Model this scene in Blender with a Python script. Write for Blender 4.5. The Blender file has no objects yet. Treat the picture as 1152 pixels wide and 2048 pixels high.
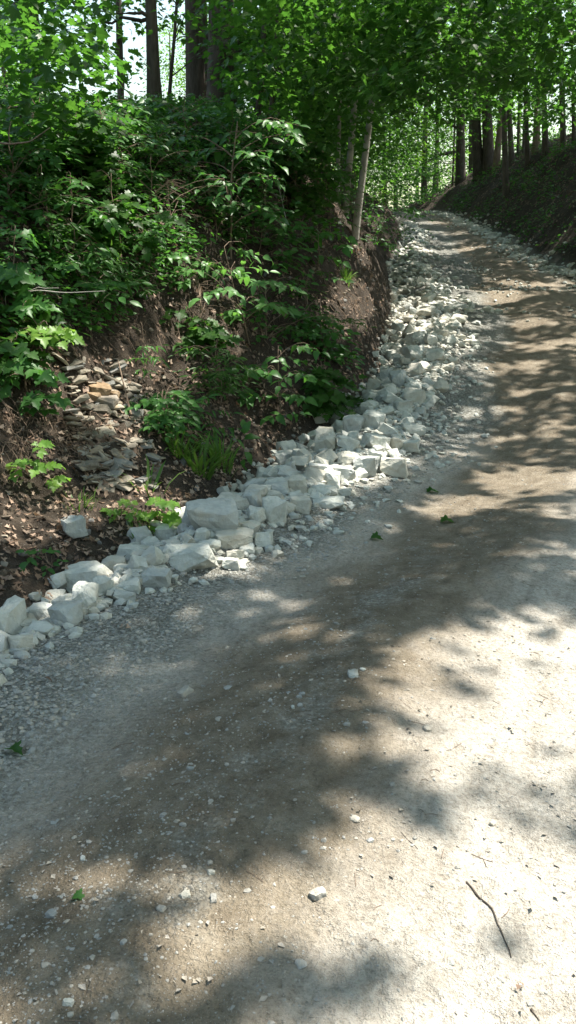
import bpy, bmesh, math, random
import numpy as np
from mathutils import Vector, Matrix

random.seed(7)
rng = np.random.default_rng(11)
sc = bpy.context.scene
col = sc.collection

# ------------------------------------------------------------------ camera, sky, sun, exposure
PITCH = math.radians(14.0)
CAM = np.array([0.0, 0.0, 1.6])
FPX = 1024 / math.tan(math.radians(32.0))
cd = bpy.data.cameras.new('camera')
cam = bpy.data.objects.new('camera', cd); col.objects.link(cam)
cam.location = CAM; cam.rotation_euler = (math.pi / 2 - PITCH, 0, 0)
cd.sensor_fit = 'VERTICAL'; cd.angle = math.radians(64.0)
cd.clip_start = 0.05; cd.clip_end = 2000
sc.camera = cam

SUN = np.array([0.40, 0.15, 0.905]); SUN /= np.linalg.norm(SUN)
w = bpy.data.worlds.new('World'); sc.world = w; w.use_nodes = True
nt = w.node_tree; nt.nodes.clear()
sky = nt.nodes.new('ShaderNodeTexSky'); sky.sky_type = 'NISHITA'; sky.sun_disc = False
sky.sun_elevation = math.asin(SUN[2]); sky.sun_rotation = math.atan2(SUN[0], SUN[1])
sky.air_density = 2.5; sky.dust_density = 3.5; sky.ozone_density = 5.0
bg = nt.nodes.new('ShaderNodeBackground'); bg.inputs[1].default_value = 0.105
wo = nt.nodes.new('ShaderNodeOutputWorld')
nt.links.new(sky.outputs[0], bg.inputs[0]); nt.links.new(bg.outputs[0], wo.inputs[0])
ld = bpy.data.lights.new('sun', 'SUN'); ld.energy = 5.0; ld.angle = math.radians(0.53); ld.color = (1.0, 0.95, 0.87)
sun = bpy.data.objects.new('sun', ld); col.objects.link(sun); sun.location = (8, 3, 30)
sun.rotation_euler = Vector(SUN).to_track_quat('Z', 'Y').to_euler()

sc.view_settings.view_transform = 'Standard'; sc.view_settings.look = 'None'
sc.view_settings.exposure = 1.65; sc.view_settings.gamma = 1.0; sc.view_settings.use_curve_mapping = False
sc.cycles.max_bounces = 7; sc.cycles.diffuse_bounces = 4; sc.cycles.transmission_bounces = 5
sc.cycles.glossy_bounces = 2; sc.cycles.sample_clamp_indirect = 6.0
sc.cycles.use_denoising = True

# ------------------------------------------------------------------ numeric helpers
def hash2(i, j, seed):
    h = np.sin(i * 127.1 + j * 311.7 + seed * 74.7) * 43758.5453
    return h - np.floor(h)
def vnoise(x, y, seed=0):
    x = np.asarray(x, float); y = np.asarray(y, float)
    i = np.floor(x); j = np.floor(y); fx = x - i; fy = y - j
    fx = fx * fx * (3 - 2 * fx); fy = fy * fy * (3 - 2 * fy)
    a = hash2(i, j, seed); b = hash2(i + 1, j, seed); c = hash2(i, j + 1, seed); d = hash2(i + 1, j + 1, seed)
    return (a * (1 - fx) + b * fx) * (1 - fy) + (c * (1 - fx) + d * fx) * fy
def fbm(x, y, seed=0, o=4):
    s = 0; a = 0.5; f = 1.0
    for k in range(o):
        s = s + a * (vnoise(x * f, y * f, seed + k * 13) - 0.5); a *= 0.5; f *= 2.03
    return s
def sstep(a, b, x):
    t = np.clip((x - a) / (b - a), 0, 1); return t * t * (3 - 2 * t)
def smooth_interp(t, xs, ys, h):
    t = np.asarray(t, float)
    return sum(np.interp(t + k * h, xs, ys) for k in (-1, -.5, 0, .5, 1)) / 5

CY = [-40, 0, 3, 4, 6.4, 7.65, 9.5, 12, 16, 21, 28, 40, 46, 60, 100]
CX = [-16, -3.0, -1.85, -1.5, -.7, -.35, .37, 1.35, 2.1, 2.5, 3.8, 5.0, 5.0, 2, -10]
def ditch_x(y): return smooth_interp(y, CY, CX, .7)
RW = [4.0, 4.6, 5.0, 5.4, 4.9, 4.55, 3.55, 3.2, 2.7, 2.7, 4]
RY = [-40, 0, 6, 10, 14, 20, 24.5, 30.5, 38, 60, 100]
def right_x(y): return ditch_x(y) + smooth_interp(y, RY, RW, .7)
ZY = [-100, 0, 6, 7.65, 9.5, 12, 16, 21, 28, 40, 46, 52, 70, 200]
ZZ = [-.8, 0, 0, .02, .17, .72, 1.56, 2.5, 3.75, 5.7, 6.55, 6.9, 6.9, 7.0]
def road_z(y): return smooth_interp(y, ZY, ZZ, .8)
UK = [0, .15, .35, .7, 1.2, 1.5, 1.8, 2.4, 3.2, 4.3, 5.6, 8, 14, 30, 200]
PROF = {
    0:  [-.12, .02, .10, .28, .5, .85, 1.1, 1.7, 2.5, 3.5, 4.0, 4.2, 4.1, 3.8, 2.6],
    5:  [-.12, .02, .10, .28, .5, .85, 1.2, 1.8, 2.5, 3.4, 4.05, 4.25, 4.1, 3.8, 2.6],
    9:  [-.14, .10, .30, .65, 1.15, 1.7, 2.2, 2.75, 3.2, 3.6, 3.9, 4.0, 3.9, 3.6, 2.4],
    14: [-.12, .25, .70, 1.35, 2.15, 2.7, 3.05, 3.25, 3.3, 3.3, 3.3, 3.2, 3.0, 2.4, 1.5],
    20: [-.08, .20, .55, 1.0, 1.5, 1.75, 1.9, 2.0, 2.1, 2.2, 2.2, 2.1, 1.9, 1.4, .5],
    28: [-.05, .15, .40, .7, 1.0, 1.1, 1.15, 1.2, 1.25, 1.3, 1.3, 1.2, 1.0, .4, -.6],
    45: [-.05, .08, .2, .4, .6, .7, .75, .8, .85, .9, 1., .8, .3, -.6, -2.5],
    70: [-.05, .08, .2, .3, .4, .4, .45, .5, .55, .6, .7, .4, -.2, -1.4, -2.8]}
PY = sorted(PROF)
def left_profile(u, y):
    vals = np.stack([np.interp(u, UK, PROF[k]) for k in PY])
    yy = np.clip(y, PY[0], PY[-1] - 1e-6)
    k = np.clip(np.searchsorted(PY, yy, side='right') - 1, 0, len(PY) - 2)
    y0 = np.array(PY)[k]; y1 = np.array(PY)[k + 1]; t = (yy - y0) / (y1 - y0); t = t * t * (3 - 2 * t)
    ix = np.arange(u.size)
    return vals[k, ix] * (1 - t) + vals[k + 1, ix] * t
BY = [0, 4, 4.8, 5.5, 7, 8.2, 9.9, 11.7, 13.5, 15.5, 20, 28, 40, 60]
BW = [.2, .3, .6, .85, 1.0, 1.35, 1.15, 1.05, 1.1, 1.2, 1.0, .7, .4, .3]
def band_w(y): return np.interp(y, BY, BW)
RVK = [0, .4, 1.2, 2.6, 4.5, 10, 30, 200]
RVP = [-.05, .26, 1.2, 2.5, 3.4, 4.1, 4.0, 1.5]
def H(x, y, fine=True):
    x = np.atleast_1d(np.asarray(x, float)); y = np.atleast_1d(np.asarray(y, float))
    shp = x.shape; x = x.ravel(); y = y.ravel()
    c = ditch_x(y); r = right_x(y); z0 = road_z(y)
    u = (c - x) * .95
    q = x - c                                  # distance right of the ditch line
    lw = sstep(-.3, .6, u)
    left = left_profile(np.maximum(u, 0), y)
    left = left + lw * (fbm(x * .7, y * .7, 3) * .55 + fbm(x * 2.3, y * 2.3, 5) * .28) * sstep(.1, 1.2, u)
    rill = fbm(y * 2.6 + x * .6, u * .7, 52, 3) * .75 + np.maximum(0, fbm(y * 4.1, u * 3.2, 54, 3)) * .5
    left = left + rill * sstep(.05, .5, u) * (1 - sstep(1.7, 2.6, u)) * sstep(7, 9.5, y) * .8
    bw = band_w(y)
    # road: crown, stone berm in the ditch band, shallow ruts that follow the ditch
    berm = .16 * np.exp(-((q - bw * .62) / (bw * .38 + .05)) ** 2) * sstep(3, 6, y) - .12 * np.exp(-(q / .3) ** 2)
    rut = .035 * np.cos((q - bw) * 3.4 + fbm(x * .4, y * .4, 8) * 3) * sstep(.1, .8, q - bw)
    wash = .07 * fbm(x * .9, y * 1.6, 21) * sstep(11, 16, y) + .06 * np.sin(y * 2.6 + fbm(x, y, 4) * 5) * sstep(13, 16, y) * (1 - sstep(26, 34, y))
    road = berm + rut + wash + fbm(x * 1.1, y * 1.1, 17) * .05
    v = np.maximum(x - r, 0)
    rb = np.interp(v, RVK, RVP) * (.25 + .75 * sstep(6, 22, y)) * (1 - .55 * sstep(38, 60, y)) + fbm(x * .8, y * .8, 31) * .5 * sstep(.2, 1.5, v)
    z = z0 + np.where(u > 0, left, road + np.where(x > r, rb, 0))
    if fine:
        onroad = (q > 0) & (x < r)
        z = z + np.where(onroad, fbm(x * 9, y * 9, 41, 3) * .030 + fbm(x * 31, y * 31, 43, 2) * .013 + .012 * np.maximum(0, fbm(x * 14 + y * 6, y * 5, 47, 3) * 3 - .25) * sstep(1.2, 2.6, q - bw), fbm(x * 7, y * 7, 45, 3) * .12)
    return z.reshape(shp)

GX0, GY0, GS = -30.0, -14.0, .1
_gx = np.arange(GX0, 32, GS); _gy = np.arange(GY0, 82, GS)
GRID = H(*np.meshgrid(_gx, _gy), False)
def Hq(x, y):
    fx = np.clip((np.asarray(x) - GX0) / GS, 0, len(_gx) - 2.001); fy = np.clip((np.asarray(y) - GY0) / GS, 0, len(_gy) - 2.001)
    i = fx.astype(int); j = fy.astype(int); fx = fx - i; fy = fy - j
    return (GRID[j, i] * (1 - fx) + GRID[j, i + 1] * fx) * (1 - fy) + (GRID[j + 1, i] * (1 - fx) + GRID[j + 1, i + 1] * fx) * fy
FW = np.array([0, math.cos(PITCH), -math.sin(PITCH)]); UPV = np.array([0, math.sin(PITCH), math.cos(PITCH)])
def project(P):
    d = np.asarray(P, float) - CAM
    dep = d @ FW
    dep = np.where(np.abs(dep) < 1e-6, 1e-6, dep)
    return 576 + FPX * d[..., 0] / dep, 1024 - FPX * (d @ UPV) / dep, dep
def ray(px, py):
    d = FW + UPV * ((1024 - py) / FPX); d = d.copy(); d[0] = (px - 576) / FPX
    return d / np.linalg.norm(d)
def hit(px, py, tmax=90):
    d = ray(px, py)
    t = np.geomspace(.8, tmax, 420)
    P = CAM + t[:, None] * d
    below = P[:, 2] < Hq(P[:, 0], P[:, 1])
    if not below.any(): return CAM + d * 30
    k = int(np.argmax(below))
    lo, hi = t[max(k - 1, 0)], t[k]
    for _ in range(18):
        m = (lo + hi) / 2; p = CAM + m * d
        if p[2] < Hq(p[0], p[1]): hi = m
        else: lo = m
    return CAM + hi * d
def at(px, py, Y):
    d = ray(px, py); return CAM + d * (Y / d[1])
def mpp(P):                                   # metres per photo pixel at a point
    return float((np.asarray(P) - CAM) @ FW) / FPX

# ------------------------------------------------------------------ scene helpers
def mesh_np(name, V, F, mats=(), smooth=False):
    V = np.asarray(V, np.float32); F = np.asarray(F, np.int32)
    me = bpy.data.meshes.new(name)
    k = F.shape[1]
    me.vertices.add(len(V)); me.vertices.foreach_set('co', V.ravel())
    me.loops.add(F.size); me.loops.foreach_set('vertex_index', F.ravel())
    me.polygons.add(len(F))
    me.polygons.foreach_set('loop_start', np.arange(0, F.size, k, dtype=np.int32))
    me.polygons.foreach_set('loop_total', np.full(len(F), k, np.int32))
    me.polygons.foreach_set('use_smooth', np.full(len(F), smooth, bool))
    me.update(calc_edges=True)
    for m in mats: me.materials.append(m)
    return me
def link(name, data, parent=None, loc=(0, 0, 0)):
    o = bpy.data.objects.new(name, data); col.objects.link(o); o.location = loc
    if parent is not None: o.parent = parent
    return o
def tag(o, label=None, cat=None, group=None, kind=None):
    if label: o['label'] = label
    if cat: o['category'] = cat
    if group: o['group'] = group
    if kind: o['kind'] = kind
    return o
def thing(name, label, cat, loc, group=None):
    return tag(link(name, None, None, loc), label, cat, group)

class Geo:                                     # collects triangles
    def __init__(s): s.V = []; s.F = []; s.n = 0
    def add(s, V, F):
        V = np.asarray(V, float).reshape(-1, 3); F = np.asarray(F, int).reshape(-1, 3)
        s.V.append(V); s.F.append(F + s.n); s.n += len(V)
    def mesh(s, name, mat, smooth=False, origin=(0, 0, 0)):
        return mesh_np(name, np.concatenate(s.V) - np.asarray(origin, float), np.concatenate(s.F), [mat], smooth)

def tube(pts, rad, sides=8, jit=0.0, flare=0.0):
    pts = np.asarray(pts, float); n = len(pts); rad = np.broadcast_to(np.asarray(rad, float), (n,)).copy()
    tan = np.gradient(pts, axis=0); tan /= np.linalg.norm(tan, axis=1)[:, None] + 1e-9
    ref = np.array([1., 0, 0]) if abs(tan[0][0]) < .8 else np.array([0, 1., 0])
    a = np.cross(tan, ref); a /= np.linalg.norm(a, axis=1)[:, None] + 1e-9
    b = np.cross(tan, a)
    th = np.linspace(0, 2 * math.pi, sides, endpoint=False)
    R = rad[:, None] * (1 + jit * (rng.random((n, sides)) - .5))
    if flare: R = R * (1 + flare * np.exp(-np.arange(n) * .9)[:, None] * (1 + .5 * np.sin(th * 3 + 1)[None]))
    V = pts[:, None] + R[..., None] * (np.cos(th)[None, :, None] * a[:, None] + np.sin(th)[None, :, None] * b[:, None])
    V = V.reshape(-1, 3)
    i = np.arange(n - 1)[:, None] * sides; j = np.arange(sides)[None]; k = (j + 1) % sides
    q = np.stack([i + j, i + k, i + sides + k, i + sides + j], -1).reshape(-1, 4)
    F = np.concatenate([q[:, [0, 1, 2]], q[:, [0, 2, 3]]])
    e = (n - 1) * sides
    cap = np.array([[e, e + t, e + t + 1] for t in range(1, sides - 1)])
    return V, np.concatenate([F, cap])
def curve_pts(p0, p1, n=8, sag=0.0, wob=0.0):
    t = np.linspace(0, 1, n)[:, None]
    P = np.asarray(p0)[None] * (1 - t) + np.asarray(p1)[None] * t
    P[:, 2] += (sag * 4 * t * (1 - t))[:, 0]
    if wob:
        wv = np.cumsum(rng.normal(0, wob, (n, 3)), 0); wv -= t * wv[-1]; wv[0] = 0; P = P + wv
    return P

# leaf outlines, base at the origin, one unit long
def leaf_template(kind):
    if kind == 'ovate':
        V = [(0, 0, 0), (.22, .19, .05), (.52, .25, .06), (.8, .13, .02), (1, 0, -.10), (.8, -.13, .02), (.52, -.25, .06), (.22, -.19, .05), (.3, 0, 0), (.66, 0, -.01)]
        F = [(0, 8, 1), (1, 8, 2), (2, 8, 9), (2, 9, 3), (3, 9, 4), (4, 9, 5), (5, 9, 6), (6, 9, 8), (6, 8, 7), (7, 8, 0)]
    elif kind == 'small':
        V = [(0, 0, 0), (.35, .24, .05), (.75, .15, .02), (1, 0, -.1), (.75, -.15, .0), (.35, -.24, .03)]
        F = [(0, 5, 1), (1, 5, 4), (1, 4, 2), (2, 4, 3)]
    elif kind == 'narrow':
        V = [(0, 0, 0), (.3, .10, .03), (.65, .09, .0), (1, 0, -.16), (.65, -.09, 0), (.3, -.10, .03), (.5, 0, -.02)]
        F = [(0, 6, 1), (1, 6, 2), (2, 6, 3), (3, 6, 4), (4, 6, 5), (5, 6, 0)]
    elif kind == 'maple':
        h = [(0, 0), (-.05, .18), (.05, .30), (.0, .47), (.22, .36), (.34, .54), (.48, .40), (.50, .22), (.70, .26), (.76, .12), (1, 0)]
        o = h + [(x, -y) for x, y in h[-2:0:-1]]
        V = [(x, y, .16 * abs(y) - .12 * x * x) for x, y in o] + [(.32, 0, -.01)]
        c = len(o); F = [(i, (i + 1) % c, c) for i in range(c)]; F = [(b, a, d) for a, b, d in F]
    elif kind == 'oak':
        h = [(0, 0), (.12, .08), (.22, .26), (.34, .10), (.46, .34), (.58, .13), (.72, .26), (.80, .10), (1, 0)]
        o = h + [(x, -y) for x, y in h[-2:0:-1]]
        V = [(x, y, .9 * y * y - .35 * (x - .5) ** 2) for x, y in o] + [(.35, 0, .0), (.7, 0, .0)]
        c = len(o); F = []
        for i in range(c):
            xm = (o[i][0] + o[(i + 1) % c][0]) / 2
            F.append(((i + 1) % c, i, c if xm < .52 else c + 1))
    elif kind == 'blade':
        V = [(0, .035, 0), (0, -.035, 0), (.4, .04, .06), (.4, -.04, .06), (.75, .028, .0), (.75, -.028, .0), (1, 0, -.16)]
        F = [(0, 1, 2), (1, 3, 2), (2, 3, 4), (3, 5, 4), (4, 5, 6)]
    else:
        V = [(0, 0, 0), (.45, .28, .06), (1, 0, -.08), (.45, -.28, .06)]
        F = [(0, 1, 2), (0, 2, 3)]
    return np.array(V, float), np.array(F, int)
TPL = {k: leaf_template(k) for k in ('ovate', 'small', 'narrow', 'maple', 'oak', 'blade', 'plain')}
def unit(a): return a / (np.linalg.norm(a, axis=-1, keepdims=True) + 1e-9)
def frames(D, N):
    x = unit(D); y = unit(np.cross(N, x)); z = np.cross(x, y)
    return np.stack([x, y, z], -1)              # columns
def leaf_geo(P, D, N, S, kind):
    T, F = TPL[kind]; R = frames(D, N)
    V = P[:, None] + S[:, None, None] * np.einsum('nij,tj->nti', R, T)
    n = len(P); FF = F[None] + (np.arange(n) * len(T))[:, None, None]
    return V.reshape(-1, 3), FF.reshape(-1, 3)
def clump_leaves(C, per, rad, size, flat=.25, droop=.35, jit=.35):
    """layered sprays of leaves round the clump centres C"""
    n = len(C) * per; c = np.repeat(C, per, 0)
    a = rng.random(n) * 2 * math.pi; r = np.sqrt(rng.random(n)) * rad
    off = np.stack([np.cos(a) * r, np.sin(a) * r, rng.normal(0, flat * rad * .5, n) - .35 * r * r / rad], -1)
    D = np.stack([np.cos(a), np.sin(a), np.full(n, -droop)], -1) + rng.normal(0, .5, (n, 3)) * [1, 1, .5]
    N = np.tile([0, 0, 1.0], (n, 1)) + rng.normal(0, jit, (n, 3))
    return c + off, unit(D), unit(N), size * rng.uniform(.65, 1.2, n)

# ------------------------------------------------------------------ materials
def new_mat(name):
    m = bpy.data.materials.new(name); m.use_nodes = True; m.node_tree.nodes.clear()
    return m, m.node_tree.nodes, m.node_tree.links
def nd(N, t, **kw):
    n = N.new(t)
    for k, v in kw.items(): setattr(n, k, v)
    return n
def ramp(N, L, fac, stops):
    r = N.new('ShaderNodeValToRGB'); e = r.color_ramp.elements
    while len(e) > 1: e.remove(e[-1])
    e[0].position = stops[0][0]; e[0].color = (*stops[0][1], 1)
    for p, c in stops[1:]:
        x = e.new(p); x.color = (*c, 1)
    L.new(fac, r.inputs[0]); return r.outputs[0]
def noise(N, L, vec, scale, detail=4, rough=.55):
    n = N.new('ShaderNodeTexNoise'); n.inputs['Scale'].default_value = scale; n.inputs['Detail'].default_value = detail
    n.inputs['Roughness'].default_value = rough
    if vec is not None: L.new(vec, n.inputs['Vector'])
    return n.outputs['Fac']
def mixc(N, L, fac, a, b):
    m = N.new('ShaderNodeMix'); m.data_type = 'RGBA'
    for s, v in ((0, fac), (6, a), (7, b)):
        if hasattr(v, 'is_linked') or hasattr(v, 'links'): L.new(v, m.inputs[s])
        elif isinstance(v, tuple): m.inputs[s].default_value = (*v, 1)
        else: m.inputs[s].default_value = v
    return m.outputs[2]
def mth(N, L, op, a, b=0.0, clamp=False):
    m = N.new('ShaderNodeMath'); m.operation = op; m.use_clamp = clamp
    for i, v in enumerate((a, b)):
        if isinstance(v, (int, float)): m.inputs[i].default_value = v
        else: L.new(v, m.inputs[i])
    return m.outputs[0]
def finish(N, L, color, rough, height=None, dist=.01, strength=1.0, spec=.3):
    p = N.new('ShaderNodeBsdfPrincipled'); o = N.new('ShaderNodeOutputMaterial')
    if isinstance(color, tuple): p.inputs['Base Color'].default_value = (*color, 1)
    else: L.new(color, p.inputs['Base Color'])
    p.inputs['Roughness'].default_value = rough; p.inputs['Specular IOR Level'].default_value = spec
    if height is not None:
        b = N.new('ShaderNodeBump'); b.inputs['Distance'].default_value = dist; b.inputs['Strength'].default_value = strength
        L.new(height, b.inputs['Height']); L.new(b.outputs[0], p.inputs['Normal'])
    L.new(p.outputs[0], o.inputs[0]); return p, o

def mat_ground():
    m, N, L = new_mat('ground_earth')
    g = nd(N, 'ShaderNodeNewGeometry'); pos = g.outputs['Position']
    at_ = nd(N, 'ShaderNodeAttribute', attribute_name='surf'); sep = N.new('ShaderNodeSeparateColor'); L.new(at_.outputs['Color'], sep.inputs[0])
    n1 = noise(N, L, pos, 1.3, 5); n2 = noise(N, L, pos, 7, 5, .6); n3 = noise(N, L, pos, 45, 4, .65); n4 = noise(N, L, pos, 160, 3, .7)
    mud = ramp(N, L, mth(N, L, 'ADD', mth(N, L, 'MULTIPLY', n2, .6), mth(N, L, 'MULTIPLY', n3, .4)), [(.3, (.31, .278, .232)), (.5, (.42, .385, .33)), (.7, (.50, .47, .415))])
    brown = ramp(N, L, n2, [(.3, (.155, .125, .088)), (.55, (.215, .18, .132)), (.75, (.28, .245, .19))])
    vo = nd(N, 'ShaderNodeTexVoronoi'); vo.inputs['Scale'].default_value = 70; L.new(pos, vo.inputs['Vector'])
    vs = N.new('ShaderNodeSeparateColor'); L.new(vo.outputs['Color'], vs.inputs[0])
    grav = ramp(N, L, vs.outputs[0], [(0, (.10, .098, .085)), (.35, (.20, .198, .175)), (.75, (.30, .30, .27)), (1, (.50, .505, .47))])
    grav = mixc(N, L, mth(N, L, 'MULTIPLY', n2, .5), grav, (.25, .24, .20))
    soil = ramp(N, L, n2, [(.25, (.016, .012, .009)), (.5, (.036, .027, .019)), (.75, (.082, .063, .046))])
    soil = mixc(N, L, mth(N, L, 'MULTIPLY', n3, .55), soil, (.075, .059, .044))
    def edge(ch, sharp=3.0):
        t = mth(N, L, 'ADD', ch, mth(N, L, 'MULTIPLY', mth(N, L, 'SUBTRACT', mth(N, L, 'ADD', mth(N, L, 'MULTIPLY', n1, .5), mth(N, L, 'MULTIPLY', n2, .5)), .5), 1.6))
        return mth(N, L, 'ADD', mth(N, L, 'MULTIPLY', mth(N, L, 'SUBTRACT', t, .5), sharp), .5, True)
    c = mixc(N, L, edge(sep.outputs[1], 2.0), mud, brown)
    c = mixc(N, L, edge(sep.outputs[0], 2.2), c, grav)
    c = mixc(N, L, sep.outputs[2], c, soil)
    # fine pale grit and dark specks
    v2 = nd(N, 'ShaderNodeTexVoronoi'); v2.inputs['Scale'].default_value = 120; L.new(pos, v2.inputs['Vector'])
    speck = mth(N, L, 'MULTIPLY', mth(N, L, 'LESS_THAN', v2.outputs['Distance'], .16), .5)
    c = mixc(N, L, speck, c, (.46, .45, .41))
    gr = ramp(N, L, mth(N, L, 'ADD', mth(N, L, 'MULTIPLY', n4, .5), mth(N, L, 'MULTIPLY', n3, .5)), [(.33, (.62, .60, .57)), (.5, (1, 1, 1)), (.66, (1.18, 1.18, 1.18))])
    gm = N.new('ShaderNodeMix'); gm.data_type = 'RGBA'; gm.blend_type = 'MULTIPLY'; gm.inputs[0].default_value = 1; L.new(c, gm.inputs[6]); L.new(gr, gm.inputs[7]); c = gm.outputs[2]
    # tyre streaks: fine lines drawn out along the track
    m0 = N.new('ShaderNodeMapping'); m0.inputs['Rotation'].default_value = (0, 0, math.radians(27))
    wp = N.new('ShaderNodeTexNoise'); wp.inputs['Scale'].default_value = 1.6; L.new(pos, wp.inputs['Vector'])
    ws = N.new('ShaderNodeVectorMath'); ws.operation = 'SCALE'; ws.inputs['Scale'].default_value = .35; L.new(wp.outputs['Color'], ws.inputs[0])
    wa = N.new('ShaderNodeVectorMath'); wa.operation = 'ADD'; L.new(pos, wa.inputs[0]); L.new(ws.outputs[0], wa.inputs[1]); L.new(wa.outputs[0], m0.inputs[0])
    mp = N.new('ShaderNodeMapping'); mp.inputs['Scale'].default_value = (15, 1.6, 1); L.new(m0.outputs[0], mp.inputs[0])
    n5 = noise(N, L, mp.outputs[0], 1.0, 4, .6)
    st = ramp(N, L, n5, [(.36, (.80, .78, .75)), (.5, (1, 1, 1)), (.64, (1.1, 1.1, 1.1))])
    gm2 = N.new('ShaderNodeMix'); gm2.data_type = 'RGBA'; gm2.blend_type = 'MULTIPLY'; gm2.inputs[0].default_value = .6; L.new(c, gm2.inputs[6]); L.new(st, gm2.inputs[7]); c = gm2.outputs[2]
    h = mth(N, L, 'ADD', mth(N, L, 'MULTIPLY', n3, .8), mth(N, L, 'ADD', mth(N, L, 'MULTIPLY', n4, .35), mth(N, L, 'MULTIPLY', vo.outputs['Distance'], mth(N, L, 'MULTIPLY', sep.outputs[0], -.9))))
    # brittle crust: ridged noise
    v3 = nd(N, 'ShaderNodeTexVoronoi', feature='DISTANCE_TO_EDGE'); v3.inputs['Scale'].default_value = 16
    wv = N.new('ShaderNodeVectorMath'); wv.operation = 'ADD'; L.new(pos, wv.inputs[0])
    nw = N.new('ShaderNodeTexNoise'); nw.inputs['Scale'].default_value = 22; L.new(pos, nw.inputs['Vector'])
    sc3 = N.new('ShaderNodeVectorMath'); sc3.operation = 'SCALE'; sc3.inputs['Scale'].default_value = .16; L.new(nw.outputs['Color'], sc3.inputs[0]); L.new(sc3.outputs[0], wv.inputs[1])
    L.new(wv.outputs[0], v3.inputs['Vector'])
    crack = mth(N, L, 'MULTIPLY', mth(N, L, 'LESS_THAN', v3.outputs['Distance'], .035), mth(N, L, 'GREATER_THAN', n1, .5))
    h = mth(N, L, 'SUBTRACT', h, mth(N, L, 'MULTIPLY', crack, .8))
    h = mth(N, L, 'ADD', h, mth(N, L, 'MULTIPLY', n5, .2))
    finish(N, L, c, .93, h, .035, 1.0, .15)
    return m
M_GROUND = mat_ground()

def mat_leaf(name, cols, trans=.38, rough=.42, tint=(1.15, 1.25, .65)):
    m, N, L = new_mat(name)
    g = nd(N, 'ShaderNodeNewGeometry'); oi = nd(N, 'ShaderNodeObjectInfo')
    f = mth(N, L, 'FRACT', mth(N, L, 'ADD', g.outputs['Random Per Island'], oi.outputs['Random']))
    k = len(cols)
    c = ramp(N, L, f, [(i / max(k - 1, 1), cc) for i, cc in enumerate(cols)])
    n = noise(N, L, g.outputs['Position'], 35, 2)
    c2 = mixc(N, L, mth(N, L, 'MULTIPLY', n, .35), c, tuple(x * .55 for x in cols[0]))
    p = N.new('ShaderNodeBsdfPrincipled'); L.new(c2, p.inputs['Base Color']); p.inputs['Roughness'].default_value = rough; p.inputs['Specular IOR Level'].default_value = .2
    t = N.new('ShaderNodeBsdfTranslucent')
    tc = N.new('ShaderNodeMix'); tc.data_type = 'RGBA'; tc.blend_type = 'MULTIPLY'; tc.inputs[0].default_value = 1; L.new(c2, tc.inputs[6]); tc.inputs[7].default_value = (*tint, 1)
    sc_ = N.new('ShaderNodeVectorMath'); sc_.operation = 'SCALE'; sc_.inputs['Scale'].default_value = 2.1; L.new(tc.outputs[2], sc_.inputs[0])
    L.new(sc_.outputs[0], t.inputs[0])
    mx = N.new('ShaderNodeMixShader'); mx.inputs[0].default_value = trans; L.new(p.outputs[0], mx.inputs[1]); L.new(t.outputs[0], mx.inputs[2])
    o = N.new('ShaderNodeOutputMaterial'); L.new(mx.outputs[0], o.inputs[0])
    return m
M_MAPLE = mat_leaf('maple_leaf', [(.027, .074, .016), (.036, .094, .019), (.052, .12, .022), (.036, .084, .020)], .45)
M_SHRUB = mat_leaf('shrub_leaf', [(.034, .10, .022), (.046, .125, .028), (.064, .155, .034)], .32, .42)
M_VIB_LIT = mat_leaf('viburnum_leaf_sunlit', [(.07, .165, .045), (.09, .20, .058), (.11, .225, .07)], .32, .40)  # lighter than the other shrub greens: sunlight on these leaves is put into the colour
M_BRIGHT = mat_leaf('bright_leaf', [(.10, .20, .035), (.13, .24, .045), (.11, .19, .03)], .40, .42)
M_FAR = mat_leaf('far_leaf', [(.05, .12, .02), (.085, .17, .03), (.12, .21, .035), (.06, .13, .03)], .45)
M_GRASS = mat_leaf('grass_blade', [(.055, .12, .025), (.09, .17, .035), (.12, .19, .05)], .3, .4)
M_DEAD = mat_leaf('dead_leaf', [(.16, .105, .07), (.25, .175, .125), (.37, .28, .21), (.11, .07, .047), (.21, .145, .105)], .12, .7, (1, .9, .7))

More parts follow.
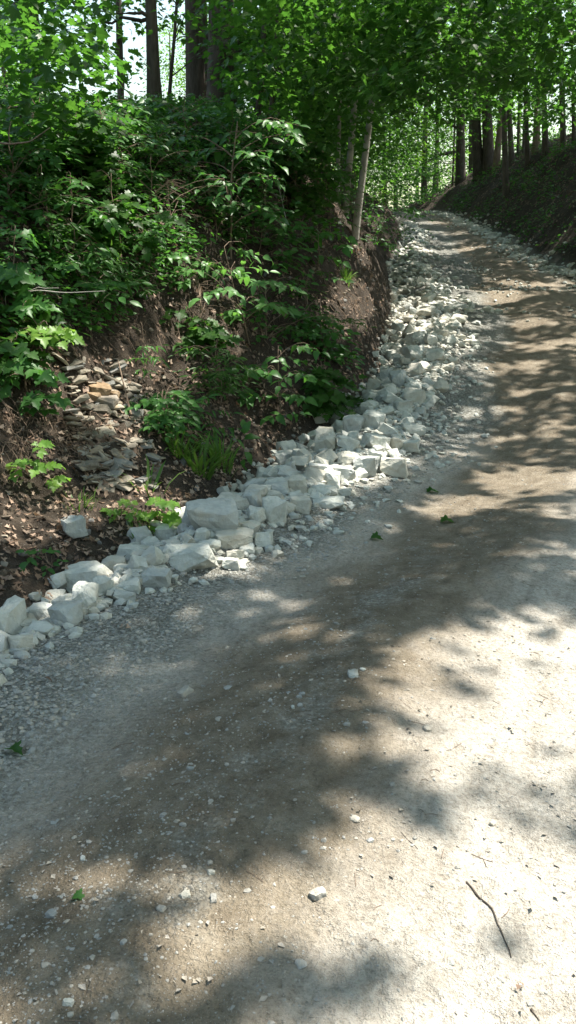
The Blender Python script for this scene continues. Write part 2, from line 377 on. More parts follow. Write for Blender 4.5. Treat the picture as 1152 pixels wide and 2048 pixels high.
def mat_rock(name, dark, mid, light, rust=.12, scale=1.0):
    m, N, L = new_mat(name)
    tc = nd(N, 'ShaderNodeTexCoord'); oi = nd(N, 'ShaderNodeObjectInfo'); g = nd(N, 'ShaderNodeNewGeometry')
    off = N.new('ShaderNodeVectorMath'); off.operation = 'ADD'; L.new(g.outputs['Position'], off.inputs[0])
    mul = N.new('ShaderNodeVectorMath'); mul.operation = 'SCALE'; mul.inputs['Scale'].default_value = 50; L.new(oi.outputs['Random'], mul.inputs[0]); L.new(mul.outputs[0], off.inputs[1])
    v = off.outputs[0]
    a = noise(N, L, v, 6 * scale, 6, .6); b = noise(N, L, v, 28 * scale, 6, .7); c3 = noise(N, L, v, 110 * scale, 3, .7)
    c = ramp(N, L, mth(N, L, 'ADD', mth(N, L, 'MULTIPLY', a, .55), mth(N, L, 'MULTIPLY', b, .45)), [(.3, dark), (.5, mid), (.68, light)])
    rnd = mth(N, L, 'FRACT', mth(N, L, 'ADD', oi.outputs['Random'], g.outputs['Random Per Island']))
    c = mixc(N, L, mth(N, L, 'MULTIPLY', mth(N, L, 'GREATER_THAN', rnd, .72), .4), c, (.42, .37, .29))
    c = mixc(N, L, mth(N, L, 'MULTIPLY', mth(N, L, 'LESS_THAN', rnd, .22), .4), c, (.25, .27, .27))
    st = ramp(N, L, a, [(.56, (0, 0, 0)), (.7, (1, 1, 1))])
    dirt = noise(N, L, v, 3.5 * scale, 5, .7); dm = ramp(N, L, dirt, [(.52, (0, 0, 0)), (.66, (1, 1, 1))])
    c = mixc(N, L, mth(N, L, 'MULTIPLY', dm, .45), c, (.26, .22, .165))
    c = mixc(N, L, mth(N, L, 'MULTIPLY', st, rust), c, (.34, .24, .12))
    h = mth(N, L, 'ADD', mth(N, L, 'MULTIPLY', a, .9), mth(N, L, 'ADD', mth(N, L, 'MULTIPLY', b, .6), mth(N, L, 'MULTIPLY', c3, .2)))
    finish(N, L, c, .88, h, .02 / scale ** .5, .8, .2)
    return m
M_LIME = mat_rock('limestone', (.30, .305, .265), (.44, .445, .395), (.58, .585, .53), .3)
M_SHALE = mat_rock('shale', (.085, .073, .056), (.165, .145, .115), (.30, .275, .225), .6, 1.5)
M_SOIL = mat_rock('soil_clod', (.035, .027, .019), (.07, .054, .039), (.15, .118, .09), .3, 2)
M_IRON = mat_rock('iron_stone', (.11, .075, .045), (.21, .145, .085), (.30, .235, .16), .4, 1.5)
M_PEB = mat_rock('pebble', (.20, .193, .17), (.29, .28, .25), (.42, .41, .38), .2, 3)
M_FLAKE = mat_rock('mud_flake', (.27, .24, .195), (.35, .315, .265), (.43, .395, .34), .1, 3)
def mat_bark(name, dark, light, sx=9, sz=1.4):
    m, N, L = new_mat(name)
    g = nd(N, 'ShaderNodeNewGeometry'); mp = N.new('ShaderNodeMapping'); mp.inputs['Scale'].default_value = (sx, sx, sz); L.new(g.outputs['Position'], mp.inputs[0])
    a = noise(N, L, mp.outputs[0], 2.2, 5, .65); b = noise(N, L, g.outputs['Position'], 3, 3)
    c = ramp(N, L, mth(N, L, 'ADD', mth(N, L, 'MULTIPLY', a, .7), mth(N, L, 'MULTIPLY', b, .3)), [(.32, dark), (.66, light)])
    finish(N, L, c, .9, a, .03, 1.0, .2)
    return m
M_BARK = mat_bark('dark_bark', (.035, .028, .022), (.12, .10, .08))
M_PALE = mat_bark('pale_bark', (.17, .155, .13), (.40, .38, .33), 3, 2)
M_TWIG = mat_bark('twig_bark', (.10, .07, .05), (.24, .18, .13))
M_ROOT = mat_bark('root_skin', (.10, .07, .05), (.27, .20, .145))

# ------------------------------------------------------------------ ground: one polar sheet cut into road and banks
def build_ground():
    fine = np.radians(np.arange(-23, 23.01, .2))
    side = np.radians(np.concatenate([np.arange(24, 60, 1.5), np.arange(60, 300, 6), np.arange(300, 337, 1.5)]))
    ang = np.concatenate([fine, side]); A = len(ang)
    r = [.25]
    while r[-1] < 60: r.append(r[-1] * 1.0092)
    while r[-1] < 600: r.append(r[-1] * 1.12)
    r = np.array(r); K = len(r)
    X = np.sin(ang)[None] * r[:, None]; Y = np.cos(ang)[None] * r[:, None]
    Z = H(X, Y)
    V = np.concatenate([np.stack([X, Y, Z], -1).reshape(-1, 3), [[0, 0, float(H(0, 0)[0])]]])
    i = np.arange(K - 1)[:, None] * A; j = np.arange(A)[None]; k = (j + 1) % A
    Q = np.stack([i + j, i + A + j, i + A + k, i + k], -1).reshape(-1, 4)
    ctr = len(V) - 1
    cap = np.stack([np.arange(A), (np.arange(A) + 1) % A, np.full(A, ctr), np.full(A, ctr)], -1)
    x, y = V[:, 0], V[:, 1]; c = ditch_x(y); q = x - c; bw = band_w(y); e = q - bw; rr = right_x(y)
    wob = fbm(x * .5, y * .5, 61) * 1.3
    grav = .75 * (1 - sstep(.25, 1.0, e + wob)) * sstep(-.3, .1, q) + .42 * np.exp(-((e - 1.35 + wob * 1.2) / .22) ** 2) * (1 - sstep(5, 7, y)) + .55 * sstep(13, 18, y) * (1 - sstep(.4, 1.6, e + wob)) + .35 * sstep(24, 30, y) + .45 * sstep(-.7, .1, x - rr)
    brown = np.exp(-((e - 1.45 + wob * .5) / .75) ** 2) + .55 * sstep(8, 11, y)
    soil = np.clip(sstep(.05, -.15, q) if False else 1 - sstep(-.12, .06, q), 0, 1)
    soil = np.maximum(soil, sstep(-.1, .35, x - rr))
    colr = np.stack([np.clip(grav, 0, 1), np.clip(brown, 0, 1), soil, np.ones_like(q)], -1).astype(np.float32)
    Fall = Q; cen = V[Fall].mean(1); cx = ditch_x(cen[:, 1]); rx = right_x(cen[:, 1])
    cls = np.where(cen[:, 0] < cx - .05, 1, np.where(cen[:, 0] > rx + .1, 2, 0))
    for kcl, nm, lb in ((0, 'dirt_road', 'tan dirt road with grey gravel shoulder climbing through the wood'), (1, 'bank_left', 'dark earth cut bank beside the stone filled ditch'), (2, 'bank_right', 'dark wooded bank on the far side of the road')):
        F = Fall[cls == kcl]
        if kcl == 0: tri = cap[:, :3]
        used = np.unique(F if kcl else np.concatenate([F.ravel(), cap.ravel()]))
        mp = np.full(len(V), -1); mp[used] = np.arange(len(used))
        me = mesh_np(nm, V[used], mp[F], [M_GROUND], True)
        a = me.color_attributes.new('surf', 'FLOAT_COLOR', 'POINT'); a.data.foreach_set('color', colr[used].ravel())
        o = link(nm, me); tag(o, lb, None, None, 'structure')
    z0 = V[:A]
build_ground()

# ------------------------------------------------------------------ where the sun comes through (photo pixels of sunlit ground)
LIT_POLY = np.array([(-40, 1690), (150, 1690), (300, 1705), (430, 1695), (530, 1640), (575, 1560), (660, 1480), (725, 1400), (745, 1290), (860, 1235), (1000, 1210), (1190, 1195), (2200, 1150), (2200, 3200), (-600, 3200), (-600, 1690)], float)
LIT = [(1080, 958, 150, 24, 0, 1), (930, 1003, 100, 20, -8, 1), (1120, 1015, 70, 22, 0, .9), (1090, 1100, 110, 24, 0, .6), (640, 1035, 120, 13, -25, .9), (500, 1130, 80, 16, -22, .7),
       (390, 1225, 60, 13, -20, 1), (560, 1270, 80, 16, -15, .6), (670, 1275, 70, 18, -5, .8), (285, 1345, 45, 12, -20, 1), (560, 1330, 60, 18, 0, .6), (640, 1400, 70, 22, 0, .5),
       (1000, 735, 100, 9, -4, 1), (860, 742, 60, 9, -8, 1), (1100, 690, 80, 10, 0, 1), (1050, 642, 70, 8, 0, 1), (930, 603, 90, 9, 0, 1), (1020, 590, 60, 7, 0, 1), (1060, 562, 100, 8, 0, 1),
       (1090, 780, 70, 10, 0, 1), (1000, 815, 80, 9, -5, .8), (1110, 850, 60, 14, 0, .8), (870, 503, 90, 7, 0, 1), (850, 465, 80, 6, 0, 1), (880, 482, 80, 5, 0, 1), (830, 440, 60, 4, 0, 1), (900, 645, 90, 9, 0, 1),
       (950, 680, 60, 8, 0, .9), (850, 770, 50, 10, -20, .7), (690, 620, 50, 55, 30, 1), (170, 775, 70, 60, 0, .95), (275, 865, 60, 34, 0, .95), (60, 1045, 85, 55, 0, .95), (30, 900, 70, 60, 0, .8), (335, 742, 80, 24, 0, 1),
       (225, 468, 70, 22, -10, 1), (720, 945, 95, 38, -8, 1), (90, 1222, 60, 26, 0, .95), (207, 1166, 26, 20, 0, 1), (152, 1045, 28, 30, 0, 1), (400, 1122, 46, 20, 0, 1), (470, 1110, 40, 16, 0, .9),
       (815, 640, 38, 34, 0, 1), (1130, 470, 40, 18, -30, .9), (930, 300, 80, 60, 0, .5), (20, 560, 50, 30, 0, .9), (730, 470, 30, 40, 0, .7), (240, 1010, 60, 26, 0, .9), (330, 1020, 40, 34, 0, 1)]
SHADE = [(700, 1558, 135, 44, 0, 1), (80, 1840, 135, 85, 10, 1), (205, 1988, 95, 55, 0, 1), (450, 1992, 150, 52, 0, 1), (625, 1928, 62, 34, 0, .9), (1060, 1612, 150, 40, 5, .55), (930, 1545, 150, 34, 5, .4),
         (430, 1625, 150, 62, 5, 1), (780, 1700, 90, 36, 0, .55), (860, 1440, 70, 26, -10, .6), (1010, 1318, 150, 8, -6, .8), (1130, 1240, 90, 30, 0, .6), (840, 1290, 60, 10, -10, .7), (940, 1400, 130, 8, -8, .4),
         (320, 1900, 60, 36, 0, .5), (980, 1880, 60, 50, 0, .4), (700, 1820, 80, 30, 0, .35), (350, 1770, 80, 22, 0, .5), (1100, 1500, 60, 30, 0, .5)]
def in_poly(x, y, P):
    c = np.zeros(x.shape, bool)
    for (x0, y0), (x1, y1) in zip(P, np.roll(P, -1, 0)):
        k = ((y0 > y) != (y1 > y)) & (x < (x1 - x0) * (y - y0) / (y1 - y0 + 1e-9) + x0); c ^= k
    return c
def lit_mask(px, py):
    wx = px + fbm(px / 60, py / 40, 71) * 60; wy = py + fbm(px / 60, py / 40, 72) * 34
    def ell(cx, cy, rx, ry, a, g_=1.0):
        a = math.radians(a); dx = (wx - cx) / g_; dy = (wy - cy) / g_
        return ((dx * math.cos(a) + dy * math.sin(a)) / rx) ** 2 + ((-dx * math.sin(a) + dy * math.cos(a)) / ry) ** 2 < 1
    big = np.where((wy < 1180) & (wx < 640), 1.3, 1.1)
    m = in_poly(wx, wy, LIT_POLY) * 1.0
    for cx, cy, rx, ry, a, p in SHADE: m = np.where(ell(cx, cy, rx, ry, a), m * (1 - (p if p >= .9 else p * .27)), m)
    for cx, cy, rx, ry, a, p in LIT: m = np.where(ell(cx, cy, rx, ry, a, big), np.maximum(m, p), m)
    return m
LIT_PTS = []                                     # (point, radius): plants that stand in a shaft of sun
def sun_keep(P, margin=0.0):
    """True for leaves that may stay: those that would shade a sunlit patch are thinned out"""
    t = np.zeros(len(P)); alive = np.ones(len(P), bool)
    for _ in range(75):
        ix = np.nonzero(alive)[0]
        if not len(ix): break
        Q = P[ix] - t[ix, None] * SUN; gap = Q[:, 2] - Hq(Q[:, 0], Q[:, 1])
        dead = gap < .03; alive[ix[dead]] = False
        t[ix[~dead]] += np.maximum(gap[~dead] * .45, .04)
    G = P - t[:, None] * SUN
    px, py, dep = project(G)
    ok = (dep > .5) & (px > -200) & (px < 1500) & (py > 200) & (py < 2700) & (t > .5)
    keep = ~(ok & (rng.random(len(P)) < lit_mask(px, py)))
    for q, r in LIT_PTS:
        d = P - q; s = d @ SUN
        keep &= ~((s > r * .6) & (np.linalg.norm(d - s[:, None] * SUN, axis=1) < r))
    return keep

# ------------------------------------------------------------------ plants on the banks
def leaf_mesh(kind, mat, k):
    T, F = TPL[kind]; V = T.copy()
    V[:, 2] += (-.10 * k) * V[:, 0] ** 2 + .05 * k * np.sin(V[:, 0] * 5) ; V[:, 1] *= 1 + .12 * (k - 1)
    return mesh_np(kind + '_leaf', V, F, [mat], True)
LEAFM = {}
def leaf_data(kind, mat):
    key = (kind, mat.name)
    if key not in LEAFM: LEAFM[key] = [leaf_mesh(kind, mat, k) for k in range(3)]
    return random.choice(LEAFM[key])
def spray_leaves(J, C, hw, n, size):
    """leaves on a few twiglets that fan out at C, the spray reached from J"""
    t = C - J; t[2] *= .3; t = t / (np.linalg.norm(t) + 1e-6)
    P, D, N, tw = [], [], [], []
    k = max(2, min(5, n // 5)); per = max(2, n // k)
    for i in range(k):
        a = (i / max(k - 1, 1) - .5) * 2.1 + rng.normal(0, .12)
        d = np.array([t[0] * math.cos(a) - t[1] * math.sin(a), t[0] * math.sin(a) + t[1] * math.cos(a), rng.normal(-.08, .14)]); d /= np.linalg.norm(d)
        start = C - t * hw * .7; ln = hw * rng.uniform(1.1, 1.6)
        side = np.cross([0, 0, 1.], d); side /= np.linalg.norm(side) + 1e-6
        end = start + d * ln - np.array([0, 0, .12 * ln]); tw.append((start, end))
        for j in range(per):
            s = (j + 1.0) / per; sg = 1 if j % 2 else -1
            p = start + (end - start) * s + np.array([0, 0, .06 * ln * 4 * s * (1 - s)])
            if j == per - 1: dd = d + np.array([0, 0, -.25])
            else: dd = d * .45 + side * sg * .9 + np.array([0, 0, -.22])
            P.append(p); D.append(dd + rng.normal(0, .18, 3)); N.append(np.array([0, -.62, 1.]) + rng.normal(0, .26, 3))
    n = len(P)
    return np.array(P), unit(np.array(D)), unit(np.array(N)), size * rng.uniform(.7, 1.15, n), tw
def plant(name, label, cat, base, sprays, kind, mat, size, single=True, stem=.009, bark=None, group=None, dy=.35, lit=None, leaf_cap=280):
    """base and sprays in photo pixels; the whole plant stands at the depth where its base meets the bank"""
    B = hit(*base) if len(base) == 2 else np.array(base, float)
    B = np.array([B[0], B[1], float(H(B[0], B[1])[0]) - .02])
    root = thing(name, label, cat, B, group)
    g = Geo(); LP = []
    cs = [at(px, py, B[1] + (rng.uniform(-dy, dy * .4) if single else rng.uniform(-.2, dy * 1.2))) for px, py, *_ in sprays]
    top = np.mean([c for c in cs], 0); top[2] = max(c[2] for c in cs)
    sp = curve_pts(B, top, 9, 0, .015); g.add(*tube(sp, np.linspace(stem, stem * .45, 9), 6))
    for (px, py, hwpx, n, *fl), C in zip(sprays, cs):
        zmin = float(H(C[0], C[1], False)[0]) + .05
        C[2] = max(C[2], zmin)
        hw = hwpx * mpp(C)
        k = int(np.argmin(np.abs(sp[:, 2] - (C[2] - .35 * np.linalg.norm(C[:2] - B[:2]))))); J = sp[k]
        g.add(*tube(curve_pts(J, C, 6, .08, .01), np.linspace(stem * .5, stem * .25, 6), 5))
        if fl and fl[0]: LIT_PTS.append((C, hw * 1.35 * fl[0]))
        P, D, N, S, tw = spray_leaves(J.copy(), C, hw, n, size)
        for a, b in (tw if single else tw[:1]): g.add(*tube(curve_pts(a, b, 4, .03), np.linspace(stem * .25, stem * .1, 4), 4))
        LP.append((P, D, N, S))
    link('stem', g.mesh('stem', bark or M_TWIG, True, B), root)
    P, D, N, S = [np.concatenate(z) for z in zip(*LP)]
    if single:
        R = frames(D, N); order = np.argsort(-S)[:leaf_cap]
        for i in order:
            o = link('leaf', leaf_data(kind, mat), root)
            M = np.eye(4); M[:3, :3] = R[i] * S[i]; M[:3, 3] = P[i] - B
            o.matrix_local = Matrix(M.tolist())
    else:
        kp = sun_keep(P); qx, qy, _ = project(P); kp &= ~((((qx - 430) / 140) ** 2 + ((qy - 545) / 90) ** 2 < 1) & (P[:, 1] < 10.3))   # the sunlit shrub stands clear in front
        P, D, N, S = P[kp], D[kp], N[kp], S[kp]
        gg = Geo(); gg.add(*leaf_geo(P, D, N, S, kind))
        tag(link('foliage', gg.mesh('foliage', mat, True, B), root), kind='stuff')
    return root

plant('viburnum_shrub', 'sunlit green shrub with broad pointed leaves leaning out from the middle of the bank', 'shrub', (500, 690),
      [(330, 500, 50, 30, 1.3), (400, 520, 56, 34, 1.3), (470, 530, 54, 32, 1.3), (430, 575, 50, 26, 1), (350, 585, 40, 18, 1), (500, 500, 50, 22), (550, 560, 50, 20), (370, 540, 40, 16, .7), (520, 600, 44, 16), (450, 620, 46, 16), (560, 610, 36, 12)],
      'ovate', M_VIB_LIT, .14, dy=.7)
plant('maple_sapling', 'tall leafy sapling with layered sprays, its top tips catching the sun', 'sapling', (462, 520),
      [(480, 262, 50, 20), (560, 240, 56, 24, .8), (592, 268, 30, 12, .8), (420, 300, 54, 22), (520, 300, 50, 20), (440, 350, 60, 24), (380, 330, 46, 18), (530, 350, 46, 16), (480, 400, 60, 22), (400, 390, 52, 18), (360, 270, 40, 12), (560, 420, 44, 14)],
      'ovate', M_SHRUB, .15, stem=.016, dy=.7)
plant('buckeye_seedling', 'dark plant with wide five fingered leaves beside the pale leaning trunk', 'plant', (640, 560),
      [(660, 465, 44, 16), (600, 470, 50, 16), (650, 510, 40, 12), (560, 450, 44, 12), (640, 560, 36, 10), (690, 490, 24, 8)], 'ovate', M_SHRUB, .17, dy=.3)
plant('raspberry_plant', 'bright lime green leafy spray jutting over the root tangle at the left edge', 'plant', (60, 730),
      [(95, 650, 54, 30, .9), (40, 640, 40, 16, .7), (130, 660, 34, 18, .9)], 'maple', M_BRIGHT, .10, dy=.2)
plant('vine_plant', 'broad leaved plant trailing down beside the exposed shale', 'plant', (60, 800),
      [(30, 720, 44, 16, .8), (20, 770, 40, 12, .7), (90, 740, 40, 16), (60, 820, 36, 12), (100, 790, 34, 12), (12, 840, 36, 10)], 'maple', M_SHRUB, .12, dy=.25)
plant('white_snakeroot', 'small plant with narrow glossy sunlit leaves above the shale', 'plant', (298, 775),
      [(300, 690, 26, 14, 1.2), (315, 712, 20, 10, 1.2), (265, 715, 20, 10, 1.1), (285, 735, 20, 8)], 'narrow', M_SHRUB, .105, dy=.1, stem=.006)
plant('nettle_plant', 'large clump of drooping dark leaves low on the bank above the ditch', 'plant', (560, 850),
      [(500, 735, 46, 16), (560, 710, 50, 16), (600, 745, 44, 16), (525, 745, 22, 8, 1), (540, 790, 44, 14), (600, 790, 36, 12), (575, 830, 32, 10), (620, 690, 40, 12), (490, 780, 36, 10)], 'ovate', M_SHRUB, .15, dy=.25)
plant('hickory_seedling', 'single whorl of five green leaves above the ditch stones', 'plant', (488, 935),
      [(488, 893, 26, 7)], 'ovate', M_SHRUB, .15, dy=.05, stem=.006)
plant('box_elder_seedling', 'bright green seedling with toothed leaves beside the ditch rocks', 'plant', (318, 1060),
      [(322, 1000, 26, 10, 1.2), (300, 1025, 24, 8, 1.2), (345, 1025, 22, 8, 1.2), (322, 1042, 24, 8, 1)], 'maple', M_BRIGHT, .095, dy=.06, stem=.005)
plant('clover_plant', 'low yellow green clover like plant in a sun fleck on the leaf litter', 'plant', (250, 1040),
      [(255, 1000, 26, 18, 1), (230, 1020, 24, 16, 1), (270, 1025, 26, 16, 1), (210, 1030, 22, 12, .8)], 'maple', M_BRIGHT, .045, dy=.08, stem=.003)
plant('ivy_plant', 'pale green leaves creeping over litter at the left picture edge', 'plant', (40, 960),
      [(20, 935, 24, 8, 1), (60, 920, 30, 14, 1), (100, 930, 26, 12, 1), (90, 880, 24, 10), (120, 960, 26, 10, .8)], 'maple', M_BRIGHT, .07, dy=.1, stem=.004)
plant('violet_plant', 'small round leaved plant on the shaded litter above the leftmost slab', 'plant', (80, 1130),
      [(80, 1100, 26, 12), (60, 1150, 24, 8), (110, 1160, 22, 6)], 'ovate', M_SHRUB, .07, dy=.06, stem=.004)
plant('dogwood_shrub', 'drooping shrub with arching leaves high on the left bank', 'shrub', (150, 540),
      [(130, 360, 50, 18, .6), (100, 380, 40, 14), (170, 400, 44, 14, .7), (190, 480, 44, 16), (130, 450, 40, 14), (220, 430, 44, 14), (60, 420, 40, 12)], 'ovate', M_SHRUB, .14, dy=.4)
plant('elder_shrub', 'shrub with deeply cut leaves at the left edge below the bare twig', 'shrub', (30, 640),
      [(20, 470, 40, 12, .8), (10, 520, 40, 12, .9), (50, 545, 36, 12, 1), (30, 590, 40, 12, .8), (70, 600, 30, 10, .9)], 'maple', M_SHRUB, .15, dy=.2)
plant('fern_clump', 'dark feathery plant growing on the shaded foot of the bank', 'plant', (430, 880),
      [(400, 840, 50, 20), (450, 860, 46, 18), (380, 870, 40, 14), (430, 820, 40, 14), (390, 790, 40, 12)], 'narrow', M_SHRUB, .12, dy=.15, stem=.004)
plant('goldenrod_plant', 'clump of upright narrow leaved stems on the upper bank', 'plant', (200, 600),
      [(165, 500, 36, 20, .6), (190, 530, 36, 18), (215, 510, 36, 18, .7), (230, 560, 36, 14), (180, 560, 36, 14)], 'narrow', M_SHRUB, .13, dy=.2, stem=.005)
plant('overhanging_branchlet', 'leafy shoot springing from the lip of the dark overhang beside the pale trunks', 'plant', (640, 400),
      [(620, 320, 30, 14, .9), (650, 340, 26, 12, .8), (680, 330, 26, 10), (690, 390, 24, 10), (610, 290, 30, 12)], 'ovate', M_SHRUB, .12, dy=.2)

# dense dark understory: merged foliage, one thing per shrub
FILL = [(60, 330), (150, 300), (250, 330), (330, 320), (300, 400), (240, 450), (340, 440), (430, 440), (520, 470), (600, 420), (290, 520), (260, 590), (180, 620), (400, 650), (540, 640), (610, 610), (650, 690), (600, 360),
        (20, 380), (100, 470), (450, 300), (560, 330), (700, 360), (660, 420), (720, 420), (90, 290), (200, 270), (530, 270), (370, 250), (640, 790), (330, 830), (440, 760), (760, 440), (30, 700)]
MARK = [(430, 540, 'the sunlit shrub'), (470, 330, 'the tall sapling'), (640, 500, 'the wide leaved plant by the pale trunk'), (95, 650, 'the lime green spray'), (295, 710, 'the narrow leaved plant over the shale'), (560, 770, 'the drooping leaf clump'),
        (140, 400, 'the arching shrub'), (200, 530, 'the upright narrow stems'), (305, 200, 'the straight dark trunk'), (443, 180, 'the thickest trunk'), (630, 330, 'the dark overhang'), (720, 400, 'the leaning pale trunk'), (60, 200, 'the half hidden left trunk'), (30, 540, 'the cut leaved shrub')]
LEAFY = {'ovate': 'oval leaved', 'maple': 'lobed leaved', 'narrow': 'narrow leaved'}
SEEN = {}
def relation(px, py, marks):
    d = sorted(((px - a) ** 2 + (py - b) ** 2, a, b, nm) for a, b, nm in marks)[0]
    dx, dy = px - d[1], py - d[2]
    return ('right of ' if dx > 0 else 'left of ') + d[3] if abs(dx) > abs(dy) else ('below ' if dy > 0 else 'above ') + d[3]
for i, (px, py) in enumerate(FILL):
    n = 18; s = 80 if py < 650 else 44
    spr = [(px + rng.normal(0, s * .6), py + rng.normal(-14, s * .5), 42, 26) for _ in range(n)]
    kd = ['ovate', 'maple', 'ovate', 'narrow'][i % 4]
    rel = relation(px, py, MARK); lb = 'dark %s understory shrub %s' % (LEAFY[kd], rel)
    SEEN[lb] = SEEN.get(lb, 0) + 1; lb = ['', '', 'second ', 'third ', 'fourth ', 'fifth '][min(SEEN[lb], 5)] + lb
    plant('understory_shrub', lb, 'shrub', (px, min(py + 50, 900)), spr, kd, [M_SHRUB, M_MAPLE][i % 2], [.12, .12, .10, .12][i % 4], False, .008, group='understory shrubs on the left bank', dy=.5)

def grass_tuft(label, px, py, n, h, lit=0, spread=.12, group=None):
    B = hit(px, py); root = thing('grass_tuft', label, 'grass', B, group)
    a = rng.random(n) * 6.283; r = np.sqrt(rng.random(n)) * spread
    P = np.stack([B[0] + np.cos(a) * r, B[1] + np.sin(a) * r, np.zeros(n)], -1); P[:, 2] = H(P[:, 0], P[:, 1]) - .01
    D = np.stack([np.cos(a) * .6, np.sin(a) * .6, np.full(n, 1.)], -1) + rng.normal(0, .25, (n, 3))
    N = np.stack([-np.cos(a), -np.sin(a), np.full(n, .6)], -1) + rng.normal(0, .2, (n, 3))
    V, F = leaf_geo(P, unit(D), unit(N), h * rng.uniform(.5, 1.2, n), 'blade')
    g = Geo(); g.add(V, F); tag(link('blades', g.mesh('blades', M_GRASS, True, B), root), kind='stuff')
    if lit: LIT_PTS.append((B + np.array([0, 0, h * .5]), lit))
LIT_PTS.append((at(718, 420, 15), .55))
for px, py, Y_, r_ in ((110, 40, 10, 1.3), (40, 150, 9, .9), (180, 130, 11, .7), (1060, 50, 14, 1.3), (960, 140, 16, 1.0), (1130, 170, 18, 1.0), (620, 60, 14, .6), (760, 340, 34, 1.4)):
    LIT_PTS.append((at(px, py, Y_), r_))
for px, py, n, h, lit, lb in ((300, 985, 9, .30, .2, 'few long bright grass blades beside the toothed seedling'), (160, 1010, 26, .16, .15, 'short grass tuft on the litter above the lone mossy rock'), (280, 1075, 30, .13, 0, 'short green tuft hugging the biggest tan topped rock'),
        (400, 940, 70, .30, 0, 'thick dark grass tuft at the foot of the bank left of the whorl'), (440, 930, 60, .28, 0, 'dark grass tuft just left of the five leaf whorl'), (640, 800, 50, .26, 0, 'thin grass tuft on the bare slope above the middle stones'), (690, 560, 40, .24, 0, 'grass tuft beside the foot of the pale leaning trunk'),
        (230, 530, 60, .35, .2, 'grassy clump among the narrow leaved stems on the upper bank'), (360, 900, 50, .26, 0, 'grass tuft right of the exposed shale')):
    grass_tuft(lb, px, py, n, h, lit)

# ------------------------------------------------------------------ trees
TREES = []
def trunk_thing(name, label, p0, p1, rad, bark, height, cat='tree', group=None, sides=12, flare=.5, wob=.03, n=16):
    """trunk through the photo line p0 (px,py,Y) -> p1 (px,py), carried on up to its height"""
    A = at(*p0); B = at(p1[0], p1[1], p0[2] + (p1[2] if len(p1) > 2 else 0))
    d = (B - A); d /= max(d[2], .3)
    zg = float(H(A[0], A[1])[0]); A = A + d * (zg - A[2]); A[2] = zg - .08
    root = thing(name, label, cat, A, group)
    t = np.linspace(0, 1, n); t = t ** 1.15
    pts = A + d * (t * height)[:, None]
    wv = np.cumsum(rng.normal(0, wob, (n, 2)), 0) * (t[:, None]); pts[:, :2] += wv - wv[0]
    V, F = tube(pts, rad * (1 - .72 * t), sides, .12, flare)
    g = Geo(); g.add(V, F)
    link('trunk', g.mesh('trunk', bark, True, A), root)
    T = dict(root=root, A=A, d=d, h=height, pts=pts, rad=rad, bark=bark, leaves=[], targets=[])
    TREES.append(T); return T
def limb(T, target, frac=None, r=None):
    n = len(T['pts']); k = frac if frac is not None else int(np.clip(np.argmin(np.abs(T['pts'][:, 2] - (target[2] - .45 * np.linalg.norm(target[:2] - T['A'][:2])))), 2, n - 2))
    if target[2] < T['A'][2] + 4.5 and np.linalg.norm(target[:2] - T['A'][:2]) > 2.2: return None
    J = T['pts'][k]; r0 = r or T['rad'] * .4 * (1 - .6 * k / n)
    g = Geo(); P = curve_pts(J, target, 9, .06 * np.linalg.norm(target - J), .04)
    if not sun_keep(np.repeat(P[1:], 3, 0)).all(): return None      # no bough across a shaft of sun
    g.add(*tube(P, np.linspace(r0, r0 * .2, 9), 7))
    link('limb', g.mesh('limb', T['bark'], True, T['A']), T['root'])
    return P
LT = [((312, 262, 14), (300, 0), .088, M_BARK, 15, 'forest_tree', 'straight dark trunk on the left brow with bright sky on both sides'),
      ((392, 215, 17), (386, 0), .17, M_BARK, 17, 'forest_tree', 'thick grey trunk left of the two largest on the brow'),
      ((408, 215, 18), (404, 0), .09, M_BARK, 16, 'forest_tree', 'narrow trunk pressed between the two thickest brow trunks'),
      ((442, 205, 16.5), (444, 0), .24, M_BARK, 18, 'forest_tree', 'thickest trunk on the brow, flared foot and mottled grey bark'),
      ((243, 250, 18), (235, 0), .07, M_BARK, 15, 'forest_tree', 'slim trunk standing alone against the white sky gap'),
      ((70, 260, 13), (55, 0), .14, M_BARK, 15, 'forest_tree', 'dark trunk half hidden by leaves near the left edge'),
      ((332, 255, 15), (350, 60), .03, M_BARK, 9, 'sapling_tree', 'thin leaning sapling just right of the straight dark trunk'),
      ((515, 240, 15), (525, 80), .045, M_BARK, 11, 'sapling_tree', 'thin dark stem right of the thickest brow trunk'),
      ((540, 240, 14.5), (552, 90), .035, M_BARK, 10, 'sapling_tree', 'thinner of two dark stems above the dark overhang'),
      ((676, 340, 17), (681, 130), .035, M_PALE, 11, 'birch_tree', 'thinnest and leftmost of the three pale trunks beside the road'),
      ((690, 415, 16), (716, 110), .058, M_PALE, 13, 'birch_tree', 'middle pale grey trunk beside the road, nearly upright'),
      ((708, 478, 15), (742, 190), .06, M_PALE, 12, 'birch_tree', 'pale sunlit trunk leaning right at the edge of the road cut')]
